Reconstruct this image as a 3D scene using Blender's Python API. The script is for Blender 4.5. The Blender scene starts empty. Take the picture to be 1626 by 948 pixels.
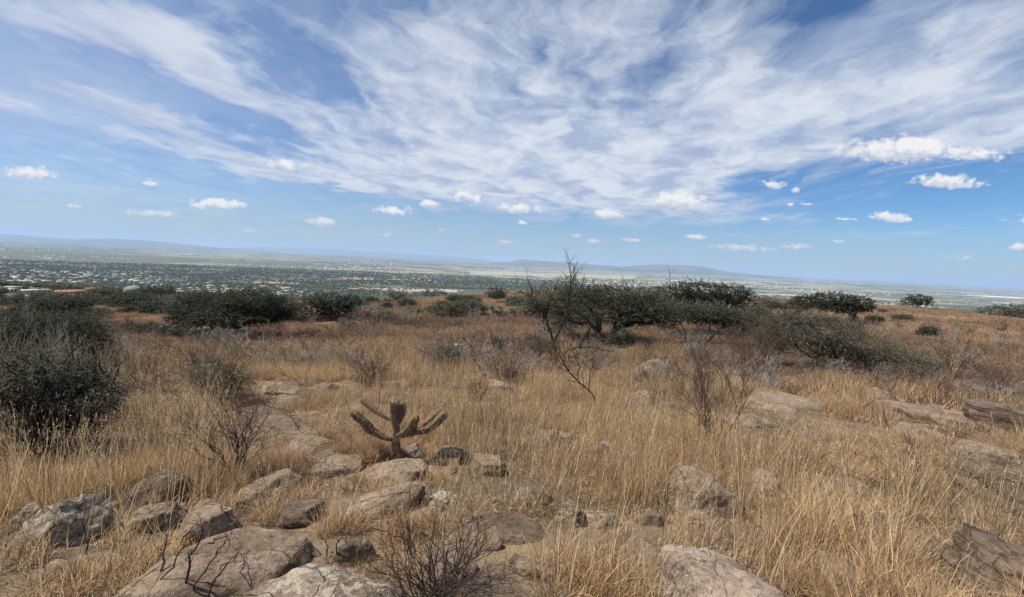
import bpy, math, random
import numpy as np
from mathutils import Matrix, Vector

SC = bpy.context.scene
COL = SC.collection
R = math.radians

# ------------------------------------------------------------------ noise
def _hash(ix, iy, iz, seed):
    h = (ix.astype(np.int64) * 374761393 + iy.astype(np.int64) * 668265263 + iz.astype(np.int64) * 2147483647 + seed * 1274126177) & 0xFFFFFFFF
    h = ((h ^ (h >> 13)) * 1274126177) & 0xFFFFFFFF
    h = (h ^ (h >> 16)) & 0xFFFFFF
    return h / float(0xFFFFFF)

def vnoise(x, y, z=None, seed=0):
    x = np.asarray(x, float); y = np.asarray(y, float)
    z = np.zeros_like(x) if z is None else np.asarray(z, float)
    ix, iy, iz = np.floor(x), np.floor(y), np.floor(z)
    fx, fy, fz = x - ix, y - iy, z - iz
    fx = fx * fx * fx * (fx * (fx * 6 - 15) + 10); fy = fy * fy * fy * (fy * (fy * 6 - 15) + 10); fz = fz * fz * fz * (fz * (fz * 6 - 15) + 10)
    def c(a, b, d): return _hash(ix + a, iy + b, iz + d, seed)
    x00 = c(0,0,0)*(1-fx)+c(1,0,0)*fx; x10 = c(0,1,0)*(1-fx)+c(1,1,0)*fx
    x01 = c(0,0,1)*(1-fx)+c(1,0,1)*fx; x11 = c(0,1,1)*(1-fx)+c(1,1,1)*fx
    return (x00*(1-fy)+x10*fy)*(1-fz) + (x01*(1-fy)+x11*fy)*fz          # 0..1

def fbm(x, y, z=None, seed=0, oct=4, gain=0.5):
    s, a, t, f = 0, 1.0, 0.0, 1.0
    for k in range(oct):
        s = s + a * (vnoise(x*f, y*f, None if z is None else z*f, seed + 17*k) * 2 - 1)
        t += a; a *= gain; f *= 2.03
    return s / t                                                        # about -1..1

def sstep(a, b, x):
    t = np.clip((np.asarray(x, float) - a) / (b - a), 0, 1)
    return t * t * (3 - 2 * t)

# ------------------------------------------------------------------ camera
W, H = 1626.0, 948.0
FOC = 745.0                       # focal length in photo pixels
EYE = 1.65
PITCH, ROLL = R(-4.6), R(2.87)
_f = Vector((0, math.cos(PITCH), math.sin(PITCH)))
_r0 = Vector((1, 0, 0)); _u0 = _r0.cross(_f)
_r = _r0 * math.cos(ROLL) + _u0 * math.sin(ROLL)
_u = -_r0 * math.sin(ROLL) + _u0 * math.cos(ROLL)
cam_data = bpy.data.cameras.new("camera")
cam = bpy.data.objects.new("camera", cam_data); COL.objects.link(cam)
cam.matrix_world = Matrix(((_r.x, _u.x, -_f.x, 0), (_r.y, _u.y, -_f.y, 0), (_r.z, _u.z, -_f.z, EYE), (0, 0, 0, 1)))
cam_data.sensor_fit = 'HORIZONTAL'; cam_data.sensor_width = 36
cam_data.lens = 36 * FOC / W
cam_data.clip_start = 0.05; cam_data.clip_end = 200000
SC.camera = cam

def ray(px, py):
    d = _f + _r * ((px - W/2) / FOC) + _u * ((H/2 - py) / FOC)
    return d

# ------------------------------------------------------------------ terrain
_py = np.linspace(0, 130, 1301)
_pd = np.interp(_py, [0, 6, 10, 15, 22, 29, 40, 55, 75, 100, 130], [1.65, 2.42, 2.9, 3.4, 4.0, 4.55, 5.0, 5.3, 5.5, 5.7, 5.9])
_k = np.hanning(61); _k /= _k.sum()
_pd = np.convolve(np.pad(_pd, 30, mode='reflect', reflect_type='odd'), _k, mode='valid')

def drop(x, y):
    """metres below the eye"""
    x = np.asarray(x, float); y = np.asarray(y, float)
    r = np.hypot(x, y) + 1e-6
    ye = np.maximum(y, 0.55 * r)
    t = x / np.maximum(ye, 1e-6)
    d = np.interp(np.minimum(ye, 130), _py, _pd)
    d = d + 0.058 * np.clip(-x, 0, 70) * sstep(3, 28, ye)
    edge = np.interp(t, [-1.3, -.6, -.3, -.12, .05, .5, 1.2], [38, 46, 54, 62, 76, 95, 105])
    q = np.maximum(ye - edge, 0)
    slope = np.interp(t, [-1, -.2, .1], [0.098, 0.105, 0.11])
    d = d + slope * (q - 18 * (1 - np.exp(-q / 18)))
    val = 150 + 52 * (1 - np.exp(-np.maximum(ye - 800, 0) / 2500))
    kk = np.clip(ye * 0.02, 0.5, 14)
    m = np.minimum(d, val)
    d = m - kk * np.log1p(np.exp(-np.abs(d - val) / kk)) + kk * np.log1p(np.exp(-val / kk))
    back = 1.65 + 0.03 * np.minimum(r, 600)
    w = sstep(-0.45, 0.1, y / r)
    d = d * w + back * (1 - w)
    # relief
    near = 1 - sstep(60, 130, r)
    d = d + near * (0.10 * fbm(x / 1.9, y / 1.9, seed=3, oct=3) + 0.22 * sstep(8, 22, r) * fbm(x / 13, y / 13, seed=5, oct=3) + 0.035 * fbm(x / .45, y / .45, seed=8, oct=2))
    d = d + (1.2 + 3 * sstep(500, 3000, r)) * sstep(110, 300, r) * fbm(x / 420, y / 420, seed=9, oct=4)
    return d

def gz(x, y):
    return EYE - drop(x, y)

def hit(px, py, far=12000.0):
    """ground point seen at a pixel of the photograph"""
    d = ray(px, py)
    t = np.geomspace(1.0, far, 1500)
    X, Y, Z = d.x * t, d.y * t, EYE + d.z * t
    below = Z < gz(X, Y)
    i = int(np.argmax(below)) if below.any() else len(t) - 1
    a, b = t[max(i-1, 0)], t[i]
    for _ in range(16):
        m = 0.5 * (a + b)
        if EYE + d.z * m < float(gz(np.array([d.x*m]), np.array([d.y*m]))[0]): b = m
        else: a = m
    return Vector((d.x*b, d.y*b, EYE + d.z*b))

def at_dist(px, py, y):
    """point on a pixel's ray at world depth y"""
    d = ray(px, py)
    return Vector((d.x / d.y * y, y, EYE + d.z / d.y * y))

def ground_at(px, y):
    """ground point at depth y on the column of a pixel (column at the horizon row)"""
    p = at_dist(px, 415 + .05*(px-820) + 40, y)
    return Vector((p.x, y, float(gz(np.array([p.x]), np.array([y]))[0])))

# ------------------------------------------------------------------ mesh helpers
class MB:
    """collects vertices and faces, then links them as one mesh object"""
    def __init__(s): s.v = []; s.f3 = []; s.f4 = []; s.n = 0
    def add(s, v, quads=None, tris=None):
        v = np.asarray(v, np.float32).reshape(-1, 3)
        if quads is not None and len(quads): s.f4.append(np.asarray(quads, np.int64) + s.n)
        if tris is not None and len(tris): s.f3.append(np.asarray(tris, np.int64) + s.n)
        s.v.append(v); s.n += len(v)
    def tube(s, pts, rad, sides=5, cap=True):
        pts = np.asarray(pts, float); n = len(pts); rad = np.broadcast_to(np.asarray(rad, float), (n,))
        tg = np.gradient(pts, axis=0); tg /= np.linalg.norm(tg, axis=1)[:, None] + 1e-9
        ref = np.array([0, 0, 1.0]) if abs(tg[:, 2]).mean() < .8 else np.array([1.0, 0, 0])
        a = np.cross(tg, ref); a /= np.linalg.norm(a, axis=1)[:, None] + 1e-9
        b = np.cross(tg, a)
        th = np.arange(sides) * 2 * np.pi / sides
        v = pts[:, None, :] + rad[:, None, None] * (np.cos(th)[None, :, None] * a[:, None, :] + np.sin(th)[None, :, None] * b[:, None, :])
        i = np.arange(n - 1)[:, None] * sides; j = np.arange(sides)[None, :]; j2 = (j + 1) % sides
        q = np.stack([i + j, i + j2, i + sides + j2, i + sides + j], -1).reshape(-1, 4)
        base = v.reshape(-1, 3); t = []
        if cap:
            base = np.vstack([base, pts[0], pts[-1]]); e = n * sides
            t = [[(k + 1) % sides, k, e] for k in range(sides)] + [[(n-1)*sides + k, (n-1)*sides + (k+1) % sides, e + 1] for k in range(sides)]
        s.add(base, q, t)
    def ribbons(s, P, Wd):
        """P (N,K,3) centre lines, Wd (N,K,3) half-width vectors"""
        N, K, _ = P.shape
        v = np.stack([P - Wd, P + Wd], 2).reshape(-1, 3)
        b = np.arange(N)[:, None] * (2 * K) + np.arange(K - 1)[None, :] * 2
        s.add(v, np.stack([b, b + 1, b + 3, b + 2], -1).reshape(-1, 4))
    def leaves(s, C, A, B):
        """diamond leaves: centres C, half length A, half width B  (N,3)"""
        v = np.stack([C - A, C + B - A*.1, C + A, C - B - A*.1], 1).reshape(-1, 3)
        s.add(v, np.arange(len(C) * 4).reshape(-1, 4))
    def box(s, c, h, rot=0.0):
        c = np.asarray(c, float); sx, sy, sz = h
        v = np.array([[x, y, z] for z in (-sz, sz) for y in (-sy, sy) for x in (-sx, sx)], float)
        ca, sa = math.cos(rot), math.sin(rot)
        v = np.stack([v[:, 0]*ca - v[:, 1]*sa, v[:, 0]*sa + v[:, 1]*ca, v[:, 2]], 1) + c
        s.add(v, [[0,2,3,1],[4,5,7,6],[0,1,5,4],[2,6,7,3],[0,4,6,2],[1,3,7,5]])
    def mesh(s, name, mat, smooth=False):
        v = np.concatenate(s.v); me = bpy.data.meshes.new(name)
        f4 = np.concatenate(s.f4) if s.f4 else np.zeros((0, 4), int); f3 = np.concatenate(s.f3) if s.f3 else np.zeros((0, 3), int)
        me.vertices.add(len(v)); me.vertices.foreach_set('co', v.astype(np.float32).ravel())
        nl = f4.size + f3.size; me.loops.add(nl); me.polygons.add(len(f4) + len(f3))
        me.loops.foreach_set('vertex_index', np.concatenate([f4.ravel(), f3.ravel()]).astype(np.int32))
        tot = np.concatenate([np.full(len(f4), 4), np.full(len(f3), 3)]); st = np.concatenate([[0], np.cumsum(tot)[:-1]]) if len(tot) else tot
        me.polygons.foreach_set('loop_start', st.astype(np.int32))
        if smooth: me.polygons.foreach_set('use_smooth', np.ones(len(tot), bool))
        me.update(calc_edges=True); me.validate()
        if mat: me.materials.append(mat)
        return me
    def build(s, name, mat, parent=None, smooth=False):
        return link(name, s.mesh(name, mat, smooth), parent)

def link(name, data, parent=None, loc=None):
    o = bpy.data.objects.new(name, data); COL.objects.link(o)
    if parent is not None: o.parent = parent
    if loc is not None: o.location = loc
    return o

def tag(o, label=None, cat=None, group=None, kind=None):
    if label: o['label'] = label
    if cat: o['category'] = cat
    if group: o['group'] = group
    if kind: o['kind'] = kind
    return o

def thing(name, label, cat, loc, group=None):
    o = bpy.data.objects.new(name, None); COL.objects.link(o); o.location = loc
    o.empty_display_size = .2
    return tag(o, label, cat, group)

# ------------------------------------------------------------------ material helpers
class N:
    def __init__(s, tree): s.t = tree; s.n = tree.nodes; s.l = tree.links
    def new(s, typ, **kw):
        n = s.n.new(typ)
        for k, v in kw.items(): setattr(n, k, v)
        return n
    def put(s, sock, v):
        if isinstance(v, bpy.types.NodeSocket): s.l.new(v, sock)
        elif v is not None: sock.default_value = v
    def math(s, op, a, b=None, c=None, clamp=False):
        n = s.new('ShaderNodeMath', operation=op, use_clamp=clamp)
        s.put(n.inputs[0], a); s.put(n.inputs[1], b); s.put(n.inputs[2], c)
        return n.outputs[0]
    def vmath(s, op, a, b=None, out=0):
        n = s.new('ShaderNodeVectorMath', operation=op); s.put(n.inputs[0], a)
        if b is not None: s.put(n.inputs[1], b)
        return n.outputs[out]
    def noise(s, vec, scale, detail=4, rough=.5, dist=0.0, out=0, **kw):
        n = s.new('ShaderNodeTexNoise', **kw); s.put(n.inputs['Vector'], vec)
        n.inputs['Scale'].default_value = scale; n.inputs['Detail'].default_value = detail
        n.inputs['Roughness'].default_value = rough; n.inputs['Distortion'].default_value = dist
        return n.outputs[out]
    def ramp(s, v, a, b, lo=0.0, hi=1.0, smooth=True):
        n = s.new('ShaderNodeMapRange', interpolation_type='SMOOTHSTEP' if smooth else 'LINEAR')
        s.put(n.inputs[0], v); s.put(n.inputs[1], a); s.put(n.inputs[2], b); s.put(n.inputs[3], lo); s.put(n.inputs[4], hi)
        return n.outputs[0]
    def mix(s, f, a, b, typ='MIX'):
        n = s.new('ShaderNodeMix', data_type='RGBA', blend_type=typ)
        def c(v): return (*v, 1) if isinstance(v, (tuple, list)) and len(v) == 3 else v
        s.put(n.inputs[0], f); s.put(n.inputs[6], c(a)); s.put(n.inputs[7], c(b))
        return n.outputs[2]
    def mapping(s, v, loc=(0,0,0), rot=(0,0,0), scale=(1,1,1), typ='POINT'):
        n = s.new('ShaderNodeMapping', vector_type=typ); s.put(n.inputs[0], v)
        n.inputs[1].default_value = loc; n.inputs[2].default_value = rot; n.inputs[3].default_value = scale
        return n.outputs[0]

def material(name):
    m = bpy.data.materials.new(name); m.use_nodes = True
    t = N(m.node_tree); b = m.node_tree.nodes['Principled BSDF']
    b.inputs['Roughness'].default_value = .9
    b.inputs['Specular IOR Level'].default_value = .15
    return m, t, b
# ------------------------------------------------------------------ sky and sun
SUN_EL, SUN_AZ = R(56), R(-98)      # azimuth from +Y towards +X
sun_dir = Vector((math.sin(SUN_AZ)*math.cos(SUN_EL), math.cos(SUN_AZ)*math.cos(SUN_EL), math.sin(SUN_EL)))
sd = bpy.data.lights.new("sun", 'SUN'); sd.energy = 4.9; sd.angle = R(.55); sd.color = (1.0, .93, .82)
so = link("sun", sd); so.rotation_euler = (-sun_dir).to_track_quat('-Z', 'Y').to_euler(); so.location = (0, 0, 60)

world = bpy.data.worlds.new("World"); SC.world = world; world.use_nodes = True
w = N(world.node_tree); bg = world.node_tree.nodes['Background']
bg.inputs['Strength'].default_value = .070
sky = w.new('ShaderNodeTexSky', sky_type='NISHITA'); sky.sun_disc = False
sky.sun_elevation = SUN_EL; sky.sun_rotation = SUN_AZ % (2*math.pi)
sky.altitude = 1900; sky.air_density = 1.0; sky.dust_density = 1.2; sky.ozone_density = 2.0
tc = w.new('ShaderNodeTexCoord')
dirv = tc.outputs['Generated']
sp = w.new('ShaderNodeSeparateXYZ'); w.put(sp.inputs[0], dirv)
dx, dy, dz = sp.outputs
ady = w.math('ADD', w.math('ABSOLUTE', dy), .02)
X = w.math('DIVIDE', dx, ady); Z = w.math('DIVIDE', dz, ady)
cx = w.new('ShaderNodeCombineXYZ'); w.put(cx.inputs[0], X); w.put(cx.inputs[1], Z); XZ = cx.outputs[0]
dzc = w.math('ADD', w.math('MAXIMUM', dz, 0.0), .07)
cu = w.new('ShaderNodeCombineXYZ'); w.put(cu.inputs[0], w.math('DIVIDE', dx, dzc)); w.put(cu.inputs[1], w.math('DIVIDE', dy, dzc)); UV = cu.outputs[0]

def tang(px, py):
    d = ray(px, py); return np.array([d.x / d.y, d.z / d.y])
# warp for the high cloud masks
wn = w.noise(UV, 1.3, 4, .55, out=1)
wv = w.vmath('MULTIPLY', w.vmath('SUBTRACT', wn, (.5, .5, .5)), (.30, .17, 0))
XZw = w.vmath('ADD', XZ, wv)

def blob(vec, c, ex, ry):
    """ellipse with centre pixel c, long-axis end pixel ex and half thickness ry (pixels)"""
    p0 = tang(*c); p1 = tang(*ex); d = p1 - p0; a = math.hypot(*d); ang = math.atan2(d[1], d[0])
    b = ry * 1.05 / FOC
    return w.mapping(vec, (p0[0], p0[1], 0), (0, 0, ang), (a, b, 1), 'TEXTURE')
def after(vec, dep):
    '''the same vector, evaluated after dep (keeps the shader's stack small)'''
    if dep is None: return vec
    m = w.new('ShaderNodeVectorMath', operation='MULTIPLY_ADD'); w.put(m.inputs[0], dep); m.inputs[1].default_value = (1e-9, 1e-9, 1e-9); w.put(m.inputs[2], vec)
    return m.outputs[0]
acc = None
for (c, ex, ry, amp) in [
    ((880, 165), (1330, 150), 165, .56), ((1370, 70), (1720, 30), 110, .46), ((1520, 190), (1800, 170), 75, .48),
    ((800, 290), (1220, 305), 70, .82), ((1130, 318), (1340, 305), 30, .52), ((345, 108), (575, 222), 30, .55),
    ((220, 45), (520, 110), 60, .38), ((90, 190), (330, 230), 110, .28), ((300, 235), (470, 280), 42, .42),
    ((620, 300), (760, 330), 22, .3), ((1180, 190), (1330, 190), 70, .3), ((1000, 260), (1260, 265), 60, .35), ((640, 70), (700, 200), 110, .3),
    ((470, 95), (590, 150), 52, -.62), ((300, 140), (520, 238), 17, -.75), ((1300, 262), (1480, 225), 26, -.75),
    ((1440, 315), (1800, 320), 45, -1.0), ((1290, 8), (1360, -8), 26, -.5), ((940, 105), (1060, 95), 42, -.42), ((190, 245), (360, 265), 12, -.4),
    ((1010, 170), (1130, 165), 18, -.28), ((560, 330), (900, 365), 34, -.45), ((830, 205), (960, 200), 12, -.25), ((60, 300), (260, 320), 20, -.2)]:
    L = w.vmath('LENGTH', blob(after(XZw, acc), c, ex, ry), out=1)
    g = w.ramp(L, 0.15, 1.35, amp, 0.0)
    acc = g if acc is None else w.math('ADD', acc, g)
# streaky high cloud, drawn out along the wind
UVr = w.mapping(UV, (0, 0, 0), (0, 0, R(9)), (1, 1, 1))
wz = w.vmath('MULTIPLY', w.vmath('SUBTRACT', w.noise(UVr, 2.2, 5, .6, out=1), (.5, .5, .5)), (.36, .36, 0))
UVw = w.vmath('ADD', UVr, wz)
big = w.noise(w.mapping(UVw, scale=(1.0, .55, 1)), 1.6, 7, .56, .3)
fine = w.noise(w.mapping(UVw, scale=(1.5, .85, 1)), 4.2, 5, .58, .4)
nn = w.math('ADD', w.math('MULTIPLY', w.math('SUBTRACT', big, .5), 2.3), w.math('MULTIPLY', w.math('SUBTRACT', fine, .5), 1.0))
dens = w.math('ADD', w.math('ADD', acc, nn), .06)
lowfade = w.ramp(Z, .05, .14)
alpha = w.math('MULTIPLY', w.ramp(dens, -.24, .92), lowfade)
alpha = w.math('MULTIPLY', alpha, .92)
# thin wind-drawn streaks crossing the gaps
UVs = w.mapping(UVw, (3.1, 1.7, 0), (0, 0, R(-14)), (1, 1, 1))
st = w.noise(w.mapping(UVs, scale=(2.6, .45, 1)), 2.2, 6, .56, .7)
st2 = w.noise(UVw, .9, 4, .5)
sa_ = w.math('MULTIPLY', w.math('MULTIPLY', w.ramp(st, .42, .76, 0, .7), w.ramp(st2, .38, .6)), w.ramp(Z, .10, .24))
alpha = w.math('SUBTRACT', 1.0, w.math('MULTIPLY', w.math('SUBTRACT', 1.0, alpha), w.math('SUBTRACT', 1.0, sa_)))
# thin veil, stronger to the left, towards the sun
veil = w.math('MULTIPLY', w.ramp(X, .55, -1.1), w.ramp(w.noise(UVr, .8, 5, .55), .25, .8, .22, .66))
alpha = w.math('MAXIMUM', alpha, veil)
shade = w.ramp(w.noise(w.mapping(UVw, scale=(1.2, .8, 1)), 2.3, 8, .62, .3), .33, .62)
ccol = w.mix(shade, (4.3, 5.1, 6.9), (7.7, 8.2, 8.9))
ccol = w.mix(w.ramp(X, .1, -1.2, 0, .6), ccol, (6.0, 6.5, 7.9))
skycol = w.mix(1.0, sky.outputs[0], (.60, .90, 1.16), 'MULTIPLY')
col = w.mix(alpha, skycol, ccol)
# pale band over the plain
band = w.ramp(Z, .16, -.005, 0, .70)
col = w.mix(band, col, (4.3, 5.3, 6.4))
# small fair-weather cumulus
cn = w.noise(w.mapping(XZ, scale=(1, 1.35, 1)), 52, 8, .60)
cn2 = w.math('MULTIPLY', w.math('SUBTRACT', cn, .5), 2.9)
mx = None; ys = None
for (px, py, rx, ry, br) in [
    (70,282,50,15,.75),(357,330,54,13,.9),(255,343,64,9,.45),(255,296,22,8,.55),(517,356,27,10,.95),(407,368,16,5,.8),(462,268,36,15,.6),
    (683,327,20,9,.9),(632,339,38,13,.55),(745,318,42,15,.5),(825,335,40,11,.9),(826,356,12,6,.45),(962,344,29,11,1),(1073,325,46,21,1),
    (1098,378,23,6,.9),(1400,349,36,11,1),(1485,295,64,15,1),(1405,250,95,24,1),(1440,238,60,20,1),(1520,252,80,17,.6),(1605,395,32,8,.9),(1608,354,44,11,.3),(1000,383,17,6,.8),
    (938,384,16,5,.6),(1218,298,26,10,.7),(1253,305,11,7,.7),(1245,328,9,5,.6),(1270,327,12,4,.5),(1332,350,18,4,.4),(1170,396,60,10,.5),
    (1250,393,34,7,.5),(805,386,24,6,.5),(613,374,18,6,.5),(913,376,10,5,.7),(1205,350,10,5,.5),(705,367,10,4,.4),(1320,385,16,5,.35),(130,330,26,6,.3),(1500,410,40,7,.25)]:
    m = blob(after(XZ, ys), (px, py), (px + rx, py + rx*.05), ry)
    L = w.vmath('LENGTH', m, out=1)
    s_ = w.new('ShaderNodeSeparateXYZ'); w.put(s_.inputs[0], m)
    # flat bottom: the lower half closes faster
    L = w.math('ADD', L, w.math('MULTIPLY', w.math('MINIMUM', s_.outputs[1], 0.0), -1.0))
    g = w.ramp(L, 1.5, 0.0, 0, 1.25 * (.45 + .55*br), smooth=False)
    yy = w.math('MULTIPLY', w.ramp(L, 1.6, .4), s_.outputs[1])
    mx = g if mx is None else w.math('MAXIMUM', mx, g)
    ys = yy if ys is None else w.math('ADD', ys, w.math('MULTIPLY_ADD', mx, 1e-9, yy))
gate = w.ramp(mx, 0.02, .4)
ca = w.math('MULTIPLY', w.ramp(w.math('ADD', mx, w.math('MULTIPLY', cn2, .55)), .36, .82), gate)
ctop = w.math('ADD', w.math('MULTIPLY', ys, .8), w.math('MULTIPLY', cn2, .45))
cc = w.mix(w.ramp(ctop, -.35, .35), (5.4, 5.9, 7.0), (9.4, 9.3, 9.3))
cc = w.mix(w.ramp(Z, .10, .02, 0, .5), cc, (5.2, 6.0, 6.9))
col = w.mix(w.math('MULTIPLY', ca, w.ramp(Z, .0, .09, .45, .95)), col, cc)
w.put(bg.inputs['Color'], col)
world.cycles.sampling_method = 'MANUAL'; world.cycles.sample_map_resolution = 1024

SC.view_settings.view_transform = 'Standard'; SC.view_settings.look = 'None'; SC.view_settings.gamma = 1
SC.view_settings.use_curve_mapping = False; SC.view_settings.exposure = .50
cy = SC.cycles
cy.max_bounces = 5; cy.diffuse_bounces = 2; cy.glossy_bounces = 1; cy.transmission_bounces = 3; cy.volume_bounces = 2; cy.transparent_max_bounces = 8
cy.sample_clamp_direct = 8.0; cy.sample_clamp_indirect = 3.0; cy.use_denoising = True; cy.use_adaptive_sampling = False
try: cy.denoiser = 'OPENIMAGEDENOISE'
except Exception: pass
# ------------------------------------------------------------------ ground sheet
def axis(n, A, far):
    k = math.asinh(far / A); return A * np.sinh(np.linspace(-k, k, n))
gx = axis(760, 4.0, 60000.0); gy = axis(760, 4.0, 60000.0)
GX, GY = np.meshgrid(gx, gy)
GZ = gz(GX, GY)
mb = MB(); n = len(gx)
idx = (np.arange(n-1)[:, None] * n + np.arange(n-1)[None, :])
mb.add(np.stack([GX, GY, GZ], -1).reshape(-1, 3), np.stack([idx, idx+1, idx+n+1, idx+n], -1).reshape(-1, 4))
mg, t, b = material("ground")
geo = t.new('ShaderNodeNewGeometry'); P = geo.outputs['Position']
sx = t.new('ShaderNodeSeparateXYZ'); t.put(sx.inputs[0], P)
rr = t.vmath('LENGTH', P, out=1)
# near: dry soil with straw litter
n1 = t.noise(P, 1.1, 6, .6); n2 = t.noise(P, 14, 6, .65); n3 = t.noise(P, 70, 4, .7)
soil = t.mix(t.ramp(n2, .35, .68), (.085, .062, .044), (.150, .116, .084))
soil = t.mix(t.ramp(n3, .5, .75, 0, .7), soil, (.23, .185, .135))
straw = t.mix(t.ramp(n3, .35, .65), (.155, .108, .062), (.28, .21, .13))
nearc = t.mix(t.ramp(n1, .40, .62), soil, straw)
# the slope and plateau further out: dry grass seen from afar
nb = t.noise(P, .12, 5, .6); nc = t.noise(P, .9, 5, .65)
dry = t.mix(t.ramp(nb, .35, .65), (.14, .095, .060), (.22, .158, .096))
dry = t.mix(t.ramp(nc, .40, .7, 0, .75), dry, (.095, .070, .048))
c1 = t.mix(t.ramp(rr, 10, 30), nearc, dry)
# valley: scrub wood, fields, bare land
flat = t.mapping(P, scale=(1, 1, 0))
za = t.noise(t.mapping(flat, scale=(.00022, .00026, 0)), 1.0, 5, .55)
zb = t.noise(t.mapping(flat, scale=(.0016, .0022, 0)), 1.0, 6, .6)
zc = t.noise(t.mapping(flat, scale=(.02, .02, 0)), 1.0, 4, .65)
scrub = t.mix(t.ramp(zb, .35, .68), (.060, .076, .046), (.115, .118, .072))
scrub = t.mix(t.ramp(zc, .45, .72, 0, .6), scrub, (.16, .145, .095))
vor = t.new('ShaderNodeTexVoronoi', feature='F1'); t.put(vor.inputs['Vector'], t.mapping(flat, rot=(0, 0, .3), scale=(.0021, .0034, 0))); vor.inputs['Scale'].default_value = 1
vs = t.new('ShaderNodeSeparateColor'); t.put(vs.inputs[0], vor.outputs['Color'])
fld = t.mix(vs.outputs[0], (.14, .135, .085), (.36, .32, .235))
fld = t.mix(t.ramp(vs.outputs[1], .62, .66), fld, (.075, .095, .055))
fld = t.mix(t.ramp(zc, .5, .75, 0, .4), fld, (.10, .11, .08))
# how much farmland: little near, left; more beyond
far_ = t.ramp(sx.outputs[1], 2600, 5200, -.22, .10)
left_ = t.ramp(sx.outputs[0], -3800, 1200, -.10, .03)
fm = t.math('ADD', t.math('ADD', za, far_), t.math('ADD', left_, t.math('MULTIPLY', t.math('SUBTRACT', zb, .5), .45)))
val = t.mix(t.ramp(fm, .47, .55), scrub, fld)
hillc = t.mix(t.ramp(zc, .4, .65), (.13, .10, .065), (.085, .085, .055))
c2 = t.mix(t.ramp(rr, 75, 130), c1, hillc)
c2 = t.mix(t.ramp(rr, 130, 420), c2, val)
t.put(b.inputs['Base Color'], c2)
bp = t.new('ShaderNodeBump'); bp.inputs['Strength'].default_value = .6; bp.inputs['Distance'].default_value = .03
t.put(bp.inputs['Height'], n2); t.put(b.inputs['Normal'], bp.outputs[0])
ground = mb.build("ground", mg, smooth=True); tag(ground, "dry hillside falling away to a wide green plain", "ground", kind="structure")

# ------------------------------------------------------------------ far hills
mh, t, b = material("hill")
geo = t.new('ShaderNodeNewGeometry')
hn = t.noise(t.mapping(geo.outputs['Position'], scale=(.001, .001, .004)), 1.0, 6, .6)
t.put(b.inputs['Base Color'], t.mix(t.ramp(hn, .38, .65), (.07, .075, .05), (.15, .13, .09)))
def hill_row(pts, y, thick, label, seed):
    """pts: (px, rise in photo pixels above the horizon); a ridge of real hills at depth y"""
    xs = np.linspace(pts[0][0], pts[-1][0], 120)
    rise = np.interp(xs, [p[0] for p in pts], [p[1] for p in pts])
    k = np.hanning(9); k /= k.sum(); rise = np.convolve(np.pad(rise, 4, mode='edge'), k, mode='valid')
    tx = np.array([tang(x, 415 + .05*(x-820))[0] for x in xs])
    vv = np.linspace(-1, 1, 25)
    base = -203.0
    Xw = tx * y; top = EYE + rise / FOC * y
    hgt = np.maximum(top - base, 1.0) * sstep(0, .06, np.linspace(0, 1, 120)) * sstep(0, .06, np.linspace(1, 0, 120))
    XX, VV = np.meshgrid(Xw, vv)
    prof = np.clip(1 - np.abs(VV) ** 1.6, 0, 1)
    ZZ = base - 4 + hgt[None, :] * prof * (1 + .10 * fbm(XX / 900, VV * 4, seed=seed, oct=4) * (np.abs(VV) > .05))
    m = MB(); nc_ = 120
    idx = np.arange(24)[:, None] * nc_ + np.arange(nc_-1)[None, :]
    m.add(np.stack([XX, y + VV * thick, ZZ], -1).reshape(-1, 3), np.stack([idx, idx+1, idx+nc_+1, idx+nc_], -1).reshape(-1, 4))
    o = m.build("hills", mh, smooth=True); tag(o, label, "hills", kind="structure")
hill_row([(-260, 0), (-120, 3), (-30, 2.5), (20, 2), (90, -1.5), (150, -.5), (190, 2), (225, 4.2), (245, 3), (275, -1), (330, -2), (420, -5)], 24000, 5200, "low ridge of blue hills along the plain under the pale sky", 1)
hill_row([(770, -5), (815, -1), (828, 3.2), (850, 2.2), (900, 1.6), (950, .4), (1000, -1), (1060, -4)], 22000, 3500, "long faint low hill on the plain beside the flat-topped mesa", 2)
hill_row([(960, -4), (1010, 2.0), (1040, 5.2), (1060, 6.0), (1105, 6.4), (1120, 5.2), (1135, 1.5), (1180, -2), (1250, -5)], 23000, 3000, "flat-topped blue mesa far out on the plain", 3)
hill_row([(380, -2), (440, 3.5), (500, 5), (560, 4), (640, 3.2), (700, 2.6), (730, 2), (790, -2)], 44000, 6000, "faint blue mountains at the far end of the plain", 4)

# ------------------------------------------------------------------ air
HAZE = 4.0e-5
mz = bpy.data.materials.new("haze"); mz.use_nodes = True; t = N(mz.node_tree)
mz.node_tree.nodes.remove(mz.node_tree.nodes['Principled BSDF'])
pv = t.new('ShaderNodeVolumePrincipled'); pv.inputs['Color'].default_value = (.50, .70, 1.0, 1); pv.inputs['Density'].default_value = HAZE
pv.inputs['Anisotropy'].default_value = .1
t.put(mz.node_tree.nodes['Material Output'].inputs['Volume'], pv.outputs[0])
mz.cycles.volume_sampling = 'DISTANCE'; mz.cycles.homogeneous_volume = True
hb = MB(); zt, zb_ = 330.0, -225.0
hb.box((0, 0, (zt+zb_)/2), (62000, 62000, (zt-zb_)/2))
ho = hb.build("haze", mz); tag(ho, "pale blue haze over the plain", "haze", kind="stuff")
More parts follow.
